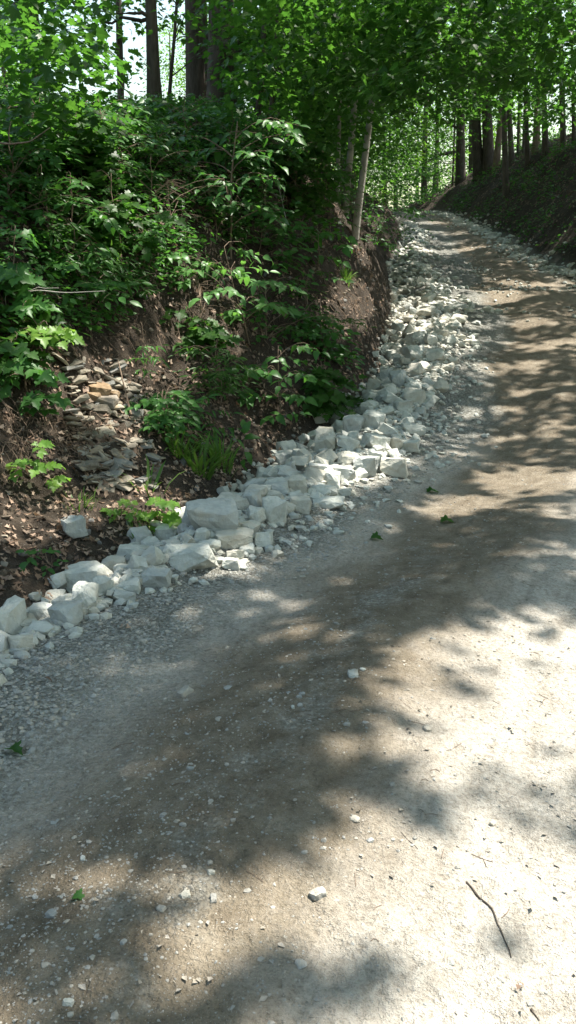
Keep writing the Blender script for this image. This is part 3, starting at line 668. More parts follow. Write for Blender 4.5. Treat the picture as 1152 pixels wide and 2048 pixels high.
RT = [((921, 362, 40), (921, 120), .27, M_BARK, 17, 'short dark trunk at the bend, leftmost of the far bank trees'),
      ((957, 358, 38), (946, 60), .28, M_BARK, 18, 'straight black trunk on the far bank left of the curved double trunk'),
      ((978, 345, 33), (972, 60), .27, M_BARK, 18, 'broad dark trunk with a bent foot on the far bank'),
      ((992, 335, 33), (1006, 180), .15, M_TWIG, 16, 'paler leaning stem grown against the broad bent trunk'),
      ((1012, 390, 27), (1005, 170), .12, M_BARK, 15, 'slim black trunk rooted low on the far bank slope'),
      ((1024, 330, 30), (1016, 170), .12, M_BARK, 15, 'slim trunk close behind the low rooted one'),
      ((1055, 330, 29), (1052, 150), .10, M_BARK, 15, 'thin dark trunk in the middle of the far bank row'),
      ((1071, 305, 32), (1078, 130), .15, M_TWIG, 16, 'grey green leaning trunk beside the brightest sky gap'),
      ((1091, 310, 28), (1087, 110), .12, M_BARK, 16, 'black trunk just right of the brightest sky gap'),
      ((1127, 300, 27), (1122, 100), .11, M_BARK, 16, 'dark trunk second from the right picture edge'),
      ((1148, 290, 27), (1146, 80), .07, M_BARK, 15, 'narrow trunk at the right picture edge'),
      ((1036, 310, 38), (1038, 170), .06, M_BARK, 13, 'spindly pole left of the middle bank trunk'),
      ((1046, 310, 40), (1050, 170), .07, M_BARK, 14, 'spindly leaning pole behind the middle bank trunk'),
      ((848, 400, 50), (848, 180), .22, M_BARK, 15, 'dim trunk beyond the crest where the road vanishes'),
      ((906, 350, 46), (909, 240), .08, M_BARK, 13, 'thin far stem left of the short dark trunk')]
for p0, p1, r, b, h, nm, lb in LT: trunk_thing(nm, lb, p0, p1, r, b, h, group='trees on the left bank', flare=.2 if nm == 'birch_tree' else .5)
def bank_Y(px, py):
    d0 = py
    for py in range(int(py), int(py) + 90, 4):
        G = hit(px, py, 70)
        if abs(G[2] - H(G[0], G[1], False)[0]) < .15: return float(G[1])
    return 40.0
for p0, p1, r, b, h, lb in RT:
    Yb = bank_Y(p0[0], p0[1])
    trunk_thing('forest_tree', lb, (p0[0], p0[1], Yb), p1, r * .78 * Yb / p0[2], b, h, group='trees on the right bank', flare=.3, wob=.05)
def free_tree(x, y, r, h, lb, lean=(0, 0)):
    z = float(H(x, y)[0]); A = np.array([x, y, z - .1]); root = thing('maple_tree', lb, 'tree', A, 'maples arching over the road')
    t = np.linspace(0, 1, 14); pts = A + np.stack([lean[0] * t ** 1.5, lean[1] * t ** 1.5, h * t], -1)
    g = Geo(); g.add(*tube(pts, r * (1 - .7 * t), 12, .12, .4)); link('trunk', g.mesh('trunk', M_BARK, True, A), root)
    T = dict(root=root, A=A, d=np.array([lean[0] / h, lean[1] / h, 1]), h=h, pts=pts, rad=r, bark=M_BARK, leaves=[], targets=[]); TREES.append(T); return T
OV = [free_tree(8.2, 12.5, .22, 16, 'maple arching over the road from the near end of the far bank', (-1.5, 0)),
      free_tree(9.4, 18.5, .24, 17, 'maple with low green sprays over the upper right corner', (-1.5, 0)),
      free_tree(8.4, .6, .26, 18, 'tall maple shading the near road', (-.8, 0)),
      free_tree(-6.2, 8.0, .16, 14, 'maple holding the sunny leaves in the upper left corner', (1., -.3)),
      free_tree(9.0, -1.5, .24, 17, 'tall maple behind the viewer shading the nearest gravel', (-1, 0)),
      free_tree(11.5, 25.0, .22, 17, 'maple on top of the far bank', (-1, 0))]

# high canopy: leaves grouped in sprays set along the sun's rays to shade the ground, thinned where the sun comes through
ng = 17000
gx = rng.uniform(-9, 13, ng); gy = rng.uniform(-.5, 47, ng)
gx[:500] = rng.uniform(-3.2, 2.5, 500); gy[:500] = rng.uniform(1.2, 8, 500)  # extra clumps added to stop sun leaking onto the near road
gx[500:1700] = rng.uniform(-10, 12, 1200); gy[500:1700] = rng.uniform(-12, -.5, 1200)  # unseen canopy behind the camera, added to deepen the shade
hh = rng.uniform(9.5, 16, ng)
gz = H(gx, gy, False)
C = np.stack([gx, gy, gz], -1) + SUN * (hh / SUN[2])[:, None]
P, D, N, S = clump_leaves(C, 15, .62, .25, .5, .3, .45)
cid = np.repeat(np.arange(ng), 15)
big = [T for T in TREES if T['h'] > 12.5]
tops = np.array([T['A'][:2] + T['d'][:2] * 11 for T in big])
own = np.argmin(((C[:, None, :2] - tops[None]) ** 2).sum(-1), 1)
keep = sun_keep(P)
for k, T in enumerate(big):
    sel = keep & (own[cid] == k)
    if sel.sum() > 20:
        T['leaves'].append((P[sel], D[sel], N[sel], S[sel], 'plain'))
        cc = C[own == k]
        for q in cc[rng.permutation(len(cc))[:4]]: T['targets'].append(q)

# foliage low enough to be in the picture: (px0, px1, py0, py1, Y0, Y1, sprays)
LOW = [(-20, 190, -60, 240, 7.5, 14, 130), (455, 860, -60, 190, 10, 20, 380), (470, 760, 30, 300, 14, 22, 230), (800, 1180, -60, 140, 10, 18, 260), (860, 1180, 40, 230, 14, 24, 170), (740, 850, 150, 400, 26, 44, 190),
       (200, 450, -60, 40, 12, 20, 22), (240, 430, 60, 220, 15, 22, 6), (620, 760, 130, 380, 17, 24, 100), (860, 1160, 190, 300, 26, 38, 26), (-20, 200, 180, 300, 9, 14, 40), (770, 905, 220, 415, 40, 54, 170), (900, 1160, 120, 230, 28, 40, 26)]
for x0, x1, y0, y1, Y0, Y1, n in LOW:
    px = rng.uniform(x0, x1, n); py = rng.uniform(y0, y1, n); YY = rng.uniform(Y0, Y1, n)
    C = np.array([at(a, b, c) for a, b, c in zip(px, py, YY)])
    C = C[C[:, 2] > H(C[:, 0], C[:, 1], False) + .8]
    P, D, N, S = clump_leaves(C, 26, .5, .115, .3, .4, .32)
    cid = np.repeat(np.arange(len(C)), 26); kp = sun_keep(P)
    tp = np.array([T['A'][:2] + T['d'][:2] * 4 for T in TREES])
    own = np.argmin(((C[:, None, :2] - tp[None]) ** 2).sum(-1), 1)
    for k, T in enumerate(TREES):
        sel = kp & (own[cid] == k)
        if sel.any():
            T['leaves'].append((P[sel], D[sel], N[sel], S[sel], 'maple'))
            cc = C[own == k]
            for q in cc[rng.permutation(len(cc))[:5]]: T['targets'].append(q)
for T in TREES:
    if not T['leaves']: continue
    g = Geo()
    for P, D, N, S, kd in T['leaves']: g.add(*leaf_geo(P, D, N, S, kd))
    tag(link('crown', g.mesh('crown', M_MAPLE, False, T['A']), T['root']), kind='stuff')
    for q in T['targets'][:9]: limb(T, np.asarray(q))

# far wood: a few crown shapes shared by many trees
FARM = []
for k in range(5):
    n = 230; a = rng.random(n) * 6.283; zz = rng.random(n); r = 2.6 * np.sqrt(rng.random(n)) * (1 - .5 * zz)
    C = np.stack([np.cos(a) * r, np.sin(a) * r, 1.2 + zz * 11], -1)
    P, D, N, S = clump_leaves(C, 15, .6, .21, .5, .4, .5)
    g = Geo(); g.add(*leaf_geo(P, D, N, S, 'plain'))
    t = np.linspace(0, 1, 8); tr = Geo(); tr.add(*tube(np.stack([.3 * np.sin(t * 3 + k), .2 * t, 12 * t - .3], -1), .16 * (1 - .75 * t), 8, .1, .4))
    FARM.append((g.mesh('far_crown', M_FAR), tr.mesh('far_trunk', M_BARK, True)))
far = []
for k in range(46):
    Y = rng.uniform(30, 62)
    px = rng.uniform(-60, 1220)
    if 110 < px < 540 and not (Y > 52 and rng.random() < .35): continue
    if 940 < px < 1152 and rng.random() < .55: continue
    X = (px - 576) / FPX * Y * 1.0
    if ditch_x(Y) - 1.5 < X < right_x(Y) + 1.0 and Y < 58: continue
    far.append((X, Y))
far += [(4.5, 60), (5.8, 66), (8.3, 66), (10.5, 70), (2, 66), (13, 68), (7, 62), (9.5, 58), (3, 56), (11.5, 60), (-8, 60), (-6, 64), (1, 50), (-2.5, 44), (.5, 40), (2, 46)]
TMARK = [(305, 0, 'the straight dark trunk'), (443, 0, 'the thickest trunk'), (55, 0, 'the half hidden left trunk'), (700, 0, 'the pale trunks'), (848, 0, 'the vanishing road'), (950, 0, 'the straight black trunk'), (1053, 0, 'the middle bank trunk'), (1146, 0, 'the rightmost trunk')]
for k, (X, Y) in enumerate(far):
    side = 'beyond the left brow' if X < ditch_x(Y) else 'beyond the far bank'
    cm, tm = FARM[k % 5]
    tx, ty, _ = project(np.array([X, Y, float(H(X, Y)[0]) + 3]))
    lb = 'distant leafy tree %s, %s' % (side, relation(float(tx), 0, TMARK)); SEEN[lb] = SEEN.get(lb, 0) + 1; lb = ['', '', 'second ', 'third ', 'fourth ', 'fifth ', 'sixth ', 'seventh ', 'eighth ', 'ninth '][min(SEEN[lb], 9)] + lb
    root = thing('distant_tree', lb, 'tree', (X, Y, float(H(X, Y)[0])), 'distant trees ' + side)
    root.rotation_euler = (0, 0, rng.uniform(0, 6.28)); s = rng.uniform(.8, 1.25); root.scale = (s, s, s)
    link('trunk', tm, root); tag(link('crown', cm, root), kind='stuff')

# ------------------------------------------------------------------ ditch stones
def rock_mesh(name, mat, seed, squash=(1, .8, .7), npts=16, round_=.0, rough=.03):
    r = random.Random(seed); bm = bmesh.new(); pts = []
    for cx in (-1, 1):
        for cy in (-1, 1):
            for cz in (-1, 1):
                k = r.uniform(.62, 1.0)
                c = Vector((cx * r.uniform(.5, 1), cy * r.uniform(.5, 1), cz * r.uniform(.5, 1)))
                if r.random() < .5:                                   # a corner knocked off
                    for ax in range(3):
                        d = c.copy(); d[ax] *= r.uniform(-.1, .6); pts.append(d)
                else: pts.append(c)
    for _ in range(max(0, npts - 10)):
        v = Vector((r.uniform(-1, 1), r.uniform(-1, 1), r.uniform(-1, 1))); v /= max(abs(v.x), abs(v.y), abs(v.z)); pts.append(v * r.uniform(.85, 1.02))
    for v in pts:
        if round_: v = v.lerp(v.normalized() * 1.05, round_)
        bm.verts.new((v.x * .5 * squash[0], v.y * .5 * squash[1], v.z * .5 * squash[2]))
    h = bmesh.ops.convex_hull(bm, input=bm.verts)
    bmesh.ops.delete(bm, geom=list({g for g in h['geom_interior'] + h['geom_unused'] if isinstance(g, bmesh.types.BMVert)}), context='VERTS')
    for _ in range(3):
        bmesh.ops.subdivide_edges(bm, edges=[e for e in bm.edges if e.calc_length() > .16], cuts=1)
        bmesh.ops.triangulate(bm, faces=bm.faces)
    bmesh.ops.smooth_vert(bm, verts=bm.verts, factor=.16, use_axis_x=True, use_axis_y=True, use_axis_z=True)
    bm.verts.ensure_lookup_table()
    co = np.array([v.co[:] for v in bm.verts])
    dsp = fbm(co[:, 0] * 4 + seed, co[:, 1] * 4 + co[:, 2] * 3.1, seed) + .6 * fbm(co[:, 2] * 9 + seed, co[:, 0] * 9 - co[:, 1] * 7, seed + 5)
    for v, dd in zip(bm.verts, dsp): v.co += v.co.normalized() * float(dd) * rough * 4
    me = bpy.data.meshes.new(name); bm.to_mesh(me); bm.free(); me.materials.append(mat)
    for p in me.polygons: p.use_smooth = False
    return me
ROCKM = [rock_mesh('riprap', M_LIME, 100 + k, (1, random.uniform(.7, .95), random.uniform(.6, .85)), 14 + k % 5) for k in range(16)]
def put_rock(name, me, P, dims, rot, label, cat='rock', group=None):
    o = link(name, me, None, P); o.scale = dims; o.rotation_euler = rot
    return tag(o, label, cat, group)
PLACED = []                                       # (x, y, r)
HAND = [(20, 1252, 46, 88, 'tall upright pale slab at the left picture edge'), (82, 1231, 46, 48, 'cracked white block right of the leftmost upright slab'), (131, 1229, 62, 50, 'square grey block second from the leftmost upright slab'),
        (172, 1197, 50, 58, 'rounded upright boulder leaning below the largest block'), (207, 1174, 40, 38, 'small bright white cube of stone sitting on top of others'), (172, 1152, 88, 80, 'largest block of the near heap with a flat grey face'),
        (228, 1132, 50, 56, 'grey block tucked beside the largest block'), (262, 1107, 66, 48, 'tan topped boulder at the back of the near heap'), (264, 1172, 36, 28, 'tan brown stone in front of the near heap'), (312, 1160, 60, 38, 'wide low grey rock at the road edge of the near heap'),
        (246, 1192, 54, 24, 'flat pale stone pressed into the gravel before the tan brown stone'), (80, 1262, 60, 22, 'flat broken stone at the foot of the cracked white block'), (300, 1095, 48, 40, 'grey boulder right of the tan topped one'), (337, 1071, 46, 44, 'pyramid shaped pale rock at the back of the heap'),
        (352, 1105, 46, 36, 'mid grey rock in front of the pyramid shaped one'), (425, 1042, 104, 62, 'longest boulder, low ridge shaped, at the back of the heap'), (385, 1120, 86, 48, 'broad rock with a sunlit top beside the road'), (470, 1078, 84, 36, 'long flat slab lying across the heap'),
        (505, 1006, 36, 50, 'upright wedge leaning on the ridge shaped boulder'), (512, 1034, 38, 36, 'rounded pale rock under the upright wedge'), (548, 1026, 50, 54, 'steep faced block right of the upright wedge'), (405, 1072, 26, 32, 'small wedge stone between the ridge boulder and the sunlit broad rock'),
        (420, 1094, 46, 28, 'plain grey stone under the small wedge'), (525, 1080, 42, 32, 'pale angular stone at the end of the long flat slab'), (495, 1100, 32, 20, 'bright flat chip beside the long flat slab'), (468, 1112, 38, 22, 'bright low stone in the gravel below the long slab'),
        (462, 1130, 42, 24, 'grey stone nearest the road below the long slab'), (563, 917, 40, 38, 'leftmost rock of the middle heap against the dark bank'), (591, 927, 48, 28, 'flat topped grey rock beside the leftmost of the middle heap'), (528, 956, 34, 40, 'lone upright rock at the bank foot between the heaps'),
        (558, 980, 50, 30, 'low grey rock in front of the lone upright one'), (592, 974, 42, 40, 'grey block in the hollow between the heaps'), (652, 890, 44, 50, 'big rounded grey rock at the back of the middle heap'), (710, 851, 42, 42, 'sloping slab faced rock against the bare earth bank'),
        (746, 844, 46, 40, 'broad brownish grey rock right of the sloping slab'), (797, 760, 36, 34, 'squarish rock high in the ditch'), (829, 796, 44, 34, 'blunt dark grey rock on the road side of the upper ditch'), (806, 815, 34, 32, 'dark faced rock just below the blunt one'),
        (741, 813, 32, 30, 'round rock touching the bare bank'), (773, 753, 28, 28, 'small squarish rock at the bank above the round one'), (826, 858, 50, 28, 'flat grey slab at the road edge of the middle ditch'), (813, 894, 52, 28, 'long brownish rock above the bright heap'),
        (785, 936, 64, 44, 'big pale boulder at the road end of the sunlit heap'), (728, 936, 58, 38, 'sunlit boulder in the middle of the bright heap'), (690, 918, 44, 34, 'sunlit tan peak of the bright heap'), (685, 947, 56, 28, 'brightest long white stone of the sunlit heap'),
        (664, 962, 42, 40, 'white rough rock at the near end of the sunlit heap'), (755, 920, 36, 32, 'brown grey rock behind the big pale boulder'), (657, 985, 38, 20, 'cream flat stone at the foot of the sunlit heap'), (690, 985, 32, 18, 'small white stone at the gravel edge of the sunlit heap'),
        (640, 945, 62, 38, 'broad grey rock left of the sunlit heap'), (658, 1006, 66, 26, 'half buried flat slab below the sunlit heap'), (550, 996, 34, 28, 'small grey rock below the hollow between the heaps'), (600, 1010, 44, 34, 'plain block below the hollow near the half buried slab')]
for i, (px, py, wp, hp, lb) in enumerate(HAND):
    G = hit(px, py + hp * .30); s = mpp(G); wdt, hgt = wp * s * 1.04, hp * s * 1.06
    dpt = (wdt + hgt) / 2 * rng.uniform(.8, 1.05)
    P = np.array([G[0], G[1] + dpt * .1, float(H(G[0], G[1])[0]) + hgt * .30])
    put_rock('riprap_rock', ROCKM[i % 16], P, (wdt, dpt / .82, hgt / .72), (rng.normal(0, .12), rng.normal(0, .12), rng.uniform(-.5, .5)), lb, group='limestone rocks in the ditch')
    PLACED.append((P[0], P[1], min(wdt, dpt) * .42))
G = hit(150, 1078); s = mpp(G)
put_rock('mossy_rock', ROCKM[5], (G[0], G[1], float(H(G[0], G[1])[0]) + .08), (46 * s, 46 * s, 54 * s * 1.2), (.1, -.15, .4), 'lone pale boulder sitting on leaf litter above the ditch')

def scatter_rocks(y0, y1, n, smin, smax, side='left', limit=None, wmul=1.0, sep=.78):
    out = []
    for _ in range(n):
        y = rng.uniform(y0, y1); bw = float(band_w(y)) * wmul
        q = rng.uniform(-.12, bw) if side == 'left' else 0
        x = float(ditch_x(y)) + q if side == 'left' else float(right_x(y)) + rng.normal(-.15, .25)
        sz = smin + (smax - smin) * rng.random() ** 1.6
        r = sz * .42
        if any((x - a) ** 2 + (y - b) ** 2 < ((r + c) * sep) ** 2 for a, b, c in PLACED if abs(b - y) < .6): continue
        PLACED.append((x, y, r)); out.append((x, y, sz))
        if limit and len(out) >= limit: break
    return out
RMARK = [(20, 1252, 'the upright slab at the left edge'), (82, 1231, 'the cracked white block'), (174, 1146, 'the largest block'), (207, 1174, 'the small white cube'), (262, 1107, 'the tan topped boulder'), (337, 1071, 'the pyramid shaped rock'), (425, 1042, 'the long ridge boulder'),
         (385, 1120, 'the sunlit broad rock'), (470, 1078, 'the long flat slab'), (505, 1006, 'the upright wedge'), (528, 956, 'the lone upright rock'), (563, 917, 'the leftmost rock of the middle heap'), (592, 974, 'the hollow between the heaps'), (652, 890, 'the big rounded rock'),
         (710, 851, 'the sloping slab faced rock'), (746, 844, 'the broad brownish rock'), (797, 760, 'the squarish rock high in the ditch'), (829, 796, 'the blunt dark rock'), (741, 813, 'the round rock by the bare bank'), (826, 858, 'the flat slab at the road edge'), (785, 936, 'the big pale boulder'),
         (685, 947, 'the brightest white stone'), (658, 1006, 'the half buried slab'), (800, 690, 'the foot of the sunlit bare earth'), (850, 690, 'the gravel ridge in the upper ditch'), (810, 625, 'the sunlit upper ditch bend'), (890, 720, 'the gravel shoulder above the blunt rock'), (860, 650, 'the washed out hollow'), (900, 660, 'the bright road ripple'), (790, 720, 'the dark bank foot')]
ORD = ['', '', 'second ', 'third ', 'fourth ', 'fifth ', 'sixth ', 'seventh ', 'eighth ', 'ninth ', 'tenth ']
zones = [(3.6, 5.4, 1200, .07, .19, 46, 'pale limestone rock of the nearest ditch heap'), (5.4, 8.0, 1800, .08, .24, 84, 'pale limestone rock between the near and the sunlit heap'),
         (8.0, 11.0, 1800, .10, .28, 84, 'grey limestone rock in the ditch beside the bare bank'), (11.0, 16.5, 1800, .13, .33, 64, 'grey limestone rock in the ditch higher up the hill')]
tot = 0
for y0, y1, n, a, b, lim, lb in zones:
    for x, y, sz in scatter_rocks(y0, y1, n, a, b, limit=lim):
        d = sz * rng.uniform(.8, 1.1); hgt = sz * rng.uniform(.75, 1.05)
        P = (x, y, float(H(x, y)[0]) + hgt * .24); tilt = (rng.normal(0, .3), rng.normal(0, .3)); kq, kw, _ = project(np.array(P))
        rel = relation(float(kq), float(kw), RMARK)
        if y < 17: lab = '%s %s rock %s' % ('small' if sz < .15 else 'mid sized' if sz < .22 else 'large', 'flat' if hgt < .85 * sz else 'tilted' if max(map(abs, tilt)) > .35 else 'blocky', rel.replace('above', 'just behind').replace('below', 'just before'))
        else: lab = lb
        if y < 17: SEEN[lab] = SEEN.get(lab, 0) + 1; lab = ORD[min(SEEN[lab], 10)] + lab
        put_rock('riprap_rock', ROCKM[int(rng.integers(16))], P, (sz, d, hgt), (*tilt, rng.uniform(0, 6.28)), lab, group=lb.replace('pale limestone rock', 'rocks').replace('grey limestone rock', 'rocks'))
# smaller and farther rubble, beyond counting
ICO = None
def ico():
    bm = bmesh.new(); bmesh.ops.create_icosphere(bm, subdivisions=1, radius=.5)
    V = np.array([v.co[:] for v in bm.verts]); F = np.array([[v.index for v in f.verts] for f in bm.faces]); bm.free(); return V, F
ICO = ico()
def stones_geo(P, S, flat=.7, jit=.22):
    V0, F0 = ICO; n = len(P)
    A = rng.random(n) * 6.283
    V = V0[None] * (1 + rng.normal(0, jit, (n, len(V0), 1))) * (S[:, None, None] * np.stack([np.ones(n), rng.uniform(.6, 1, n), flat * rng.uniform(.6, 1.1, n)], -1)[:, None])
    ca, sa = np.cos(A)[:, None], np.sin(A)[:, None]
    X = V[..., 0] * ca - V[..., 1] * sa; Y = V[..., 0] * sa + V[..., 1] * ca
    V = np.stack([X, Y, V[..., 2]], -1) + P[:, None]
    return V.reshape(-1, 3), (F0[None] + (np.arange(n) * len(V0))[:, None, None]).reshape(-1, 3)
def stuff(name, V, F, mat, label, smooth=False):
    return tag(link(name, mesh_np(name, V, F, [mat], smooth)), label, None, None, 'stuff')
n = 5200
y = np.concatenate([rng.uniform(3.3, 13, n), 13 + 21 * rng.random(n) ** 1.6]); bw = band_w(y)
q = np.where(rng.random(2 * n) < .85, rng.uniform(-.1, .95, 2 * n) * bw, rng.normal(1.0, .25, 2 * n) * bw); q = np.where(rng.random(2 * n) < .55 * (y > 13), 99, q)
k = q < 50; y, q = y[k], q[k]; n2_ = len(y); x = ditch_x(y) + q; S = np.where(y < 13, rng.uniform(.03, .10, n2_), .05 + .2 * rng.random(n2_) ** 2); z = H(x, y)
stuff('rubble', *stones_geo(np.stack([x, y, z + S * .1], -1), S), M_LIME, 'small broken limestone filling the gaps along the ditch')
n = 1500
y = rng.uniform(12, 44, n); x = right_x(y) + rng.normal(-.25, .28, n); S = rng.uniform(.05, .2, n)
y2 = np.concatenate([rng.normal(15.4, .35, 120), rng.normal(18.5, .5, 90), rng.normal(21.5, .5, 60), rng.uniform(14, 26, 80)]); x2 = np.concatenate([rng.uniform(5.2, 6.6, 120), rng.uniform(4.4, 5.8, 90), rng.uniform(4.0, 5.0, 60), ditch_x(y2[-80:]) + rng.uniform(1.0, 2.6, 80)]); S2 = rng.uniform(.03, .10, 350)
x = np.concatenate([x, x2]); y = np.concatenate([y, y2]); S = np.concatenate([S, S2])
stuff('roadside_rubble', *stones_geo(np.stack([x, y, H(x, y) + S * .15], -1), S), M_LIME, 'broken limestone strewn along the far road edge and upper road')

# ------------------------------------------------------------------ loose gravel on the road
n = 42000
rr_ = 1.1 * np.exp(rng.random(n) * math.log(16 / 1.1)); aa = rng.uniform(-.42, .42, n)
x = np.sin(aa) * rr_; y = np.cos(aa) * rr_; q = x - ditch_x(y); e = q - band_w(y)
pr = np.where(e < 0, .5, .16 + .84 * (1 - sstep(.4, 1.5, e + fbm(x * .5, y * .5, 61) * 1.3)) + .35 * np.exp(-((e - 1.5) / .2) ** 2)) * (q > 0) * (x < right_x(y))
k = rng.random(n) < pr; x, y, e, rr_ = x[k], y[k], e[k], rr_[k]
S = np.exp(rng.normal(math.log(.0068), .45, len(x))) * (1 + rr_ * .11) * np.where(e < .7, 1.7, .8); S = np.clip(S, .003, .045)
stuff('gravel', *stones_geo(np.stack([x, y, H(x, y) - S * .02], -1), S, .7), M_PEB, 'loose crushed stone strewn over the dirt road')
n = 5200                                            # curled flakes of dried mud crust, straws
y = rng.uniform(1.2, 7, n) ; x = ditch_x(y) + band_w(y) + .9 + rng.random(n) * 4.2; k = (x < right_x(y)) & (vnoise(x * 2.2, y * 2.2, 77) > .42); x, y = x[k], y[k]; n = len(x)
D = np.stack([rng.normal(0, .5, n) + .45, rng.normal(0, .4, n) - .8, rng.uniform(.05, .5, n)], -1); N = np.tile([0, 0, 1.], (n, 1)) + rng.normal(0, .25, (n, 3))
stuff('mud_flakes', *leaf_geo(np.stack([x, y, H(x, y) - .001], -1), unit(D), unit(N), rng.uniform(.008, .028, n), 'plain'), M_FLAKE, 'brittle curled flakes of dried mud on the road')
gs = Geo()
for _ in range(170):
    yy = rng.uniform(1.2, 5.5); xx = float(ditch_x(yy) + band_w(yy)) + .6 + rng.random() * 3.2; a = rng.random() * 6.283; ln = rng.uniform(.02, .09)
    Q = np.array([[xx + math.cos(a) * ln * t, yy + math.sin(a) * ln * t + .01 * math.sin(t * 3 + a), 0] for t in (0, .33, .66, 1)]); Q[:, 2] = H(Q[:, 0], Q[:, 1]) + .002
    gs.add(*tube(Q, .0011, 4))
stuff('straws', np.concatenate(gs.V), np.concatenate(gs.F), M_TWIG, 'tiny bits of straw and twig on the road')
STONES = [(705, 1345, 30, 'largest loose grey stone on the brown track'), (710, 1633, 22, 'white stone in the sun near the middle of the road'), (636, 1785, 38, 'flat tan stone half sunk in sunlit mud'), (427, 1791, 24, 'angular white stone left of the flat tan one'),
          (371, 1781, 24, 'flat pale stone just left of the angular white one'), (323, 1814, 20, 'small cube shaped stone on the shaded patch edge'), (103, 1822, 24, 'grey stone in the left shade blob'), (601, 1924, 26, 'pale stone inside the small shade blob near the bottom'),
          (137, 2006, 24, 'pale stone near the bottom left corner'), (370, 1378, 36, 'smooth buried stone in the grey gravel'), (854, 1455, 20, 'stone at the edge of the big sun patch'), (247, 1878, 18, 'white elongated pebble near the left shade blob'), (422, 1738, 18, 'flat white chip above the angular stone'),
          (366, 1648, 14, 'right pebble of the pair in the dark patch'), (354, 1640, 14, 'left pebble of the pair in the dark patch'), (327, 1629, 14, 'pebble just left of the pair in the dark patch'), (166, 1716, 14, 'pebble at the upper edge of the left shade'), (604, 1386, 13, 'white pebble topmost of the small cluster'),
          (598, 1394, 13, 'white pebble second of the small cluster'), (600, 1408, 12, 'white pebble at the foot of the small cluster'), (586, 1412, 11, 'grey pebble lowest left of the small cluster'), (606, 1413, 11, 'grey pebble lowest right of the small cluster'), (694, 1444, 14, 'small stone below the large grey one'),
          (540, 1398, 14, 'greenish stone left of the pebble cluster'), (725, 1338, 12, 'pebble right beside the largest loose stone'), (466, 1640, 12, 'pebble right of the dark patch pair'), (785, 1573, 12, 'pebble in the shade band right of centre'), (985, 1645, 18, 'pale flat stone in the right half shade')]
for i, (px, py, wp, lb) in enumerate(STONES):
    G = hit(px, py + wp * .2); s = wp * mpp(G) * 1.1
    put_rock('road_stone', rock_mesh('road_stone', M_PEB if i % 4 else M_LIME, 300 + i, (1, random.uniform(.65, .9), random.uniform(.45, .7)), 20, random.uniform(.5, .95), .035), (G[0], G[1], float(H(G[0], G[1])[0]) + s * .04), (s, s, s), (rng.normal(0, .15), rng.normal(0, .15), rng.uniform(0, 6.28)), lb, 'stone', 'loose stones on the road')

# ------------------------------------------------------------------ shale in the left bank
G0 = hit(220, 940)
outcrop = thing('shale_outcrop', 'eroded outcrop of stacked grey shale slabs in the left bank', 'rock', G0)
SLAB = [rock_mesh('slab', M_SHALE, 500 + k, (1, .8, .22), 12, 0, .015) for k in range(7)]
ORE = [rock_mesh('ore_slab', M_IRON, 520 + k, (1, .8, .45), 15, .3, .02) for k in range(2)]
for i in range(210):
    py = rng.uniform(715, 975); t = (py - 715) / 260
    px = rng.uniform(118 + 55 * t, 235 + 75 * t + 40 * math.sin(t * 3))
    G = hit(px, py); s = mpp(G); wd = (14 + 40 * rng.random() ** 1.5) * s
    o = link('slab', SLAB[i % 7], outcrop); o.location = G - G0 + np.array([0, rng.uniform(-.03, .03), 0]); o.scale = (wd, wd * .9, wd * rng.uniform(.7, 1.3)); o.rotation_euler = (rng.normal(.15, .25), rng.normal(.05, .2), rng.uniform(-1.2, 1.2))
for px, py, wp in ((200, 785, 58), (190, 795, 34), (225, 792, 40), (215, 805, 54), (195, 905, 34)):
    G = hit(px, py); s = mpp(G) * wp
    o = link('ore_slab', ORE[px % 2], outcrop); o.location = G - G0 + np.array([0, -.06, .02]); o.scale = (s, s, s * 1.1); o.rotation_euler = (rng.normal(.1, .15), rng.normal(0, .2), rng.uniform(-.6, .6)); o['label'] = 'rust orange stone'

# ------------------------------------------------------------------ fallen leaves, roots, twigs
n = 13000
y = rng.uniform(3.2, 15, n); u = rng.random(n) ** 1.1 * 5.5 + .03; x = ditch_x(y) - u / .95
pr = np.where((y < 8.5) & (u < 1.6), 1.0, .55); k = rng.random(n) < pr; x, y = x[k], y[k]
n2 = 5200; y2 = rng.uniform(14, 42, n2); x2 = right_x(y2) + .2 + rng.random(n2) * 4.5
x = np.concatenate([x, x2]); y = np.concatenate([y, y2]); n = len(x)
z = H(x, y); gxn = (H(x + .04, y) - z) / .04; gyn = (H(x, y + .04) - z) / .04
Nn = unit(np.stack([-gxn, -gyn, np.ones(n)], -1) + rng.normal(0, .45, (n, 3))); Dd = unit(rng.normal(0, 1, (n, 3)))
Dd = unit(Dd - (Dd * Nn).sum(-1, keepdims=True) * Nn)
P = np.stack([x, y, z + .012 + rng.random(n) * .015], -1)
stuff('fallen_leaves', *leaf_geo(P, Dd, Nn, rng.uniform(.06, .13, n), 'oak'), M_DEAD, 'brown fallen leaves littering the banks', True)
n = 2600
y = rng.uniform(4, 17, n); u = .03 + 1.7 * rng.random(n) ** 1.3; x = ditch_x(y) - u / .95; S = .015 + .07 * rng.random(n) ** 3
stuff('clods', *stones_geo(np.stack([x, y, H(x, y) + S * .1], -1), S, .8), M_SOIL, 'earth clods and stones crumbling off the bare bank')
n = 6500                                           # low green ground cover over the upper bank
y = rng.uniform(5, 16, n); u = 1.5 + 5 * rng.random(n) ** 1.5; x = ditch_x(y) - u / .95; k = (vnoise(x * .8, y * .8, 90) > .18); x, y = x[k], y[k]
P, D, N, S = clump_leaves(np.stack([x, y, H(x, y) + .13], -1), 8, .19, .095, .9, .2, .4)
stuff('ground_cover', *leaf_geo(P, D, N, S, 'small'), M_SHRUB, 'low green weeds covering the upper bank', True)

